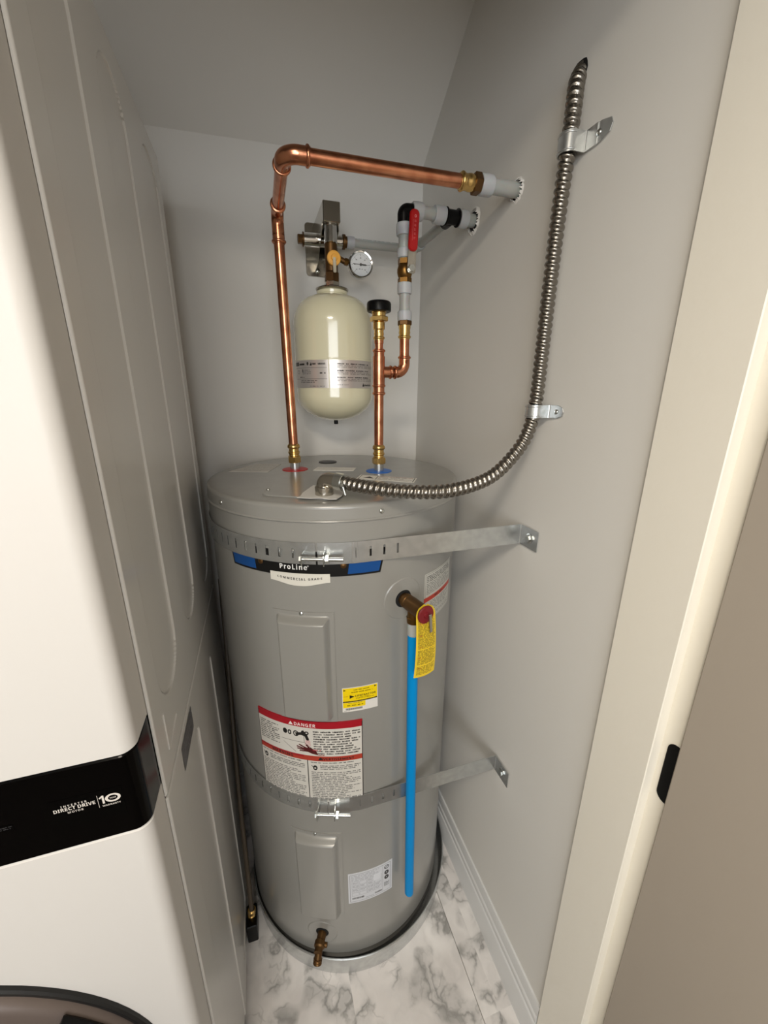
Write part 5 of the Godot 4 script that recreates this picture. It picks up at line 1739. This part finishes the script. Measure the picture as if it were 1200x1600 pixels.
func build_relief_valve() -> void:
	var th := 15.2
	var od := out_dir(th)
	var b := on_tank(th, 1.063, TANK_R - 0.006)
	var o := thing("relief_valve", "brass relief valve sticking out of the upper right of the tank", "valve", b + od * 0.04 - Vector3(0, 0.04, 0))
	var mb := MB.new()
	lathe(mb, axis_xf(b, od), [Vector2(0.0125, 0), Vector2(0.0125, 0.014), Vector2(0.0145, 0.015), Vector2(0.0145, 0.022), Vector2(0.0128, 0.024), Vector2(0.0150, 0.030), Vector2(0.0150, 0.060), Vector2(0.0135, 0.066), Vector2(0.0135, 0.074), Vector2(0, 0.075)], 32)
	part("valve_body", mb, M["bronze"], o)
	var oc := b + od * 0.041
	mb = MB.new()
	lathe(mb, axis_xf(oc, Vector3.DOWN), [Vector2(0.012, 0.004), Vector2(0.012, 0.022), Vector2(0.0136, 0.023), Vector2(0.0130, 0.034), Vector2(0.011, 0.035)], 32)
	part("outlet", mb, M["dull brass"], o)
	mb = MB.new()
	lathe(mb, axis_xf(b + od * 0.074, od), [Vector2(0, 0), Vector2(0.0150, 0), Vector2(0.0172, 0.0012), Vector2(0.0178, 0.003), Vector2(0.0165, 0.0055), Vector2(0.0060, 0.0060), Vector2(0.0052, 0.0085), Vector2(0, 0.0088)], 36)
	part("red_washer", mb, M["dark red washer"], o, "dark red round plate at the valve end")
	mb = MB.new()
	var lv := b + od * 0.086
	box(mb, face_xf(lv + Vector3(0.004, -0.014, 0), od) * Transform3D(Basis(Vector3(0, 0, 1), 0.10), Vector3.ZERO), Vector3(0.0065, 0.038, 0.003), 0.0008)
	part("test_lever", mb, M["polished steel"], o)
	mb = MB.new()
	cyl(mb, oc + Vector3(0, -0.033, 0), oc + Vector3(0, -0.062, 0), 0.0118, 0.001)
	part("outlet_sleeve", mb, M["clear plastic pipe"], o, "grey translucent sleeve on the outlet")
	# blue overflow pipe
	mb = MB.new()
	var top := oc + Vector3(0, -0.060, 0)
	var bot := V(0.2690, 0.243, 0.6290)
	lathe(mb, axis_xf(top, bot - top), [Vector2(0.0095, 0), Vector2(0.0108, 0.0005), Vector2(0.0108, 0.4), Vector2(0.0108, top.distance_to(bot) - 0.001), Vector2(0.0100, top.distance_to(bot)), Vector2(0.0085, top.distance_to(bot)), Vector2(0.0085, top.distance_to(bot) - 0.03), Vector2(0, top.distance_to(bot) - 0.03)], 32)
	single("overflow_pipe", mb, M["blue pipe"], "bright blue plastic pipe hanging down the front of the tank from the relief valve", "pipe")
	# yellow tag
	var im := sheet(192, 576, Color(0.86, 0.74, 0.16))
	var ol := Color(0.34, 0.29, 0.04)
	fine_print(im, 22, 60, 172, 100, 14, 9, ol, 0.3)
	fine_print(im, 16, 104, 178, 330, 9, 7, ol, 0.1)
	fine_print(im, 16, 338, 178, 466, 9, 7, ol, 0.15)
	fine_print(im, 16, 476, 178, 556, 10, 7, ol, 0.2)
	for k in 5: fine_print(im, 18, 130 + k * 90, 60, 140 + k * 90, 10, 7, Color(0.60, 0.22, 0.08), 0.0)
	var tm := printed("tag print", im, 0.5)
	var tc := b + od * 0.0745
	mb = MB.new()
	var nv := 24
	var side_v := out_dir(th + 90.0 - 8.0)
	var fwd := out_dir(th - 8.0)
	var wv := 0.0200
	for face_side in 2:
		var prev := []
		for s in nv + 1:
			var f := float(s) / nv
			var y := 0.018 - 0.150 * f
			var half := wv * (1.0 if f > 0.14 else sqrt(maxf(0.02, 1.0 - pow((0.14 - f) / 0.14, 2.0))))
			var cur := []
			for e in 5:
				var u := lerpf(-1.0, 1.0, e / 4.0)
				var slant := 0.006 * u * f
				var curl := 0.008 * sin(f * 2.6) - 0.0045 * u * u + 0.004 * u * f
				var nn := (fwd + side_v * 0.35 * u).normalized() * (1.0 if face_side == 0 else -1.0)
				cur.append(mb.vert(tc + Vector3(0.002, y + slant, 0) + side_v * (u * half + 0.001) + fwd * (curl - 0.0004 * face_side), nn, Vector2((u + 1) / 2, f)))
			if s > 0:
				for e in 4: mb.quad(prev[e], prev[e + 1], cur[e + 1], cur[e])
			prev = cur
	single("warning_tag", mb, tm, "yellow paper tag with dense print hanging from the relief valve", "tag")

func build_behind_washer() -> void:
	var o := thing("drain_fitting", "small brass hose fitting on a black block at the washer's back foot", "hose fitting", V(-0.125, 0, 0.79))
	var mb := MB.new()
	block(mb, -0.1400, -0.1130, 0.0, 0.062, 0.776, 0.83, 0.002)
	part("black_block", mb, M["black plastic"], o)
	mb = MB.new()
	lathe(mb, axis_xf(V(-0.1265, 0.060, 0.800), Vector3(0.1, 1, 0)), [Vector2(0.010, 0), Vector2(0.010, 0.012), Vector2(0.0075, 0.014), Vector2(0.0075, 0.018), Vector2(0.0105, 0.020), Vector2(0.0105, 0.030), Vector2(0.007, 0.032)], 24)
	part("brass_nut", mb, M["brass"], o)
	mb = MB.new()
	sweep(mb, spline([V(-0.1245, 0.088, 0.800), V(-0.1240, 0.20, 0.815), V(-0.1300, 0.42, 0.90), V(-0.1330, 0.70, 1.02), V(-0.1340, 0.95, 1.10)], 0.01), 0.0062, 14)
	part("hose", mb, M["hose reflection brown"], o)  # hose added partly to supply brown reflections in the gap
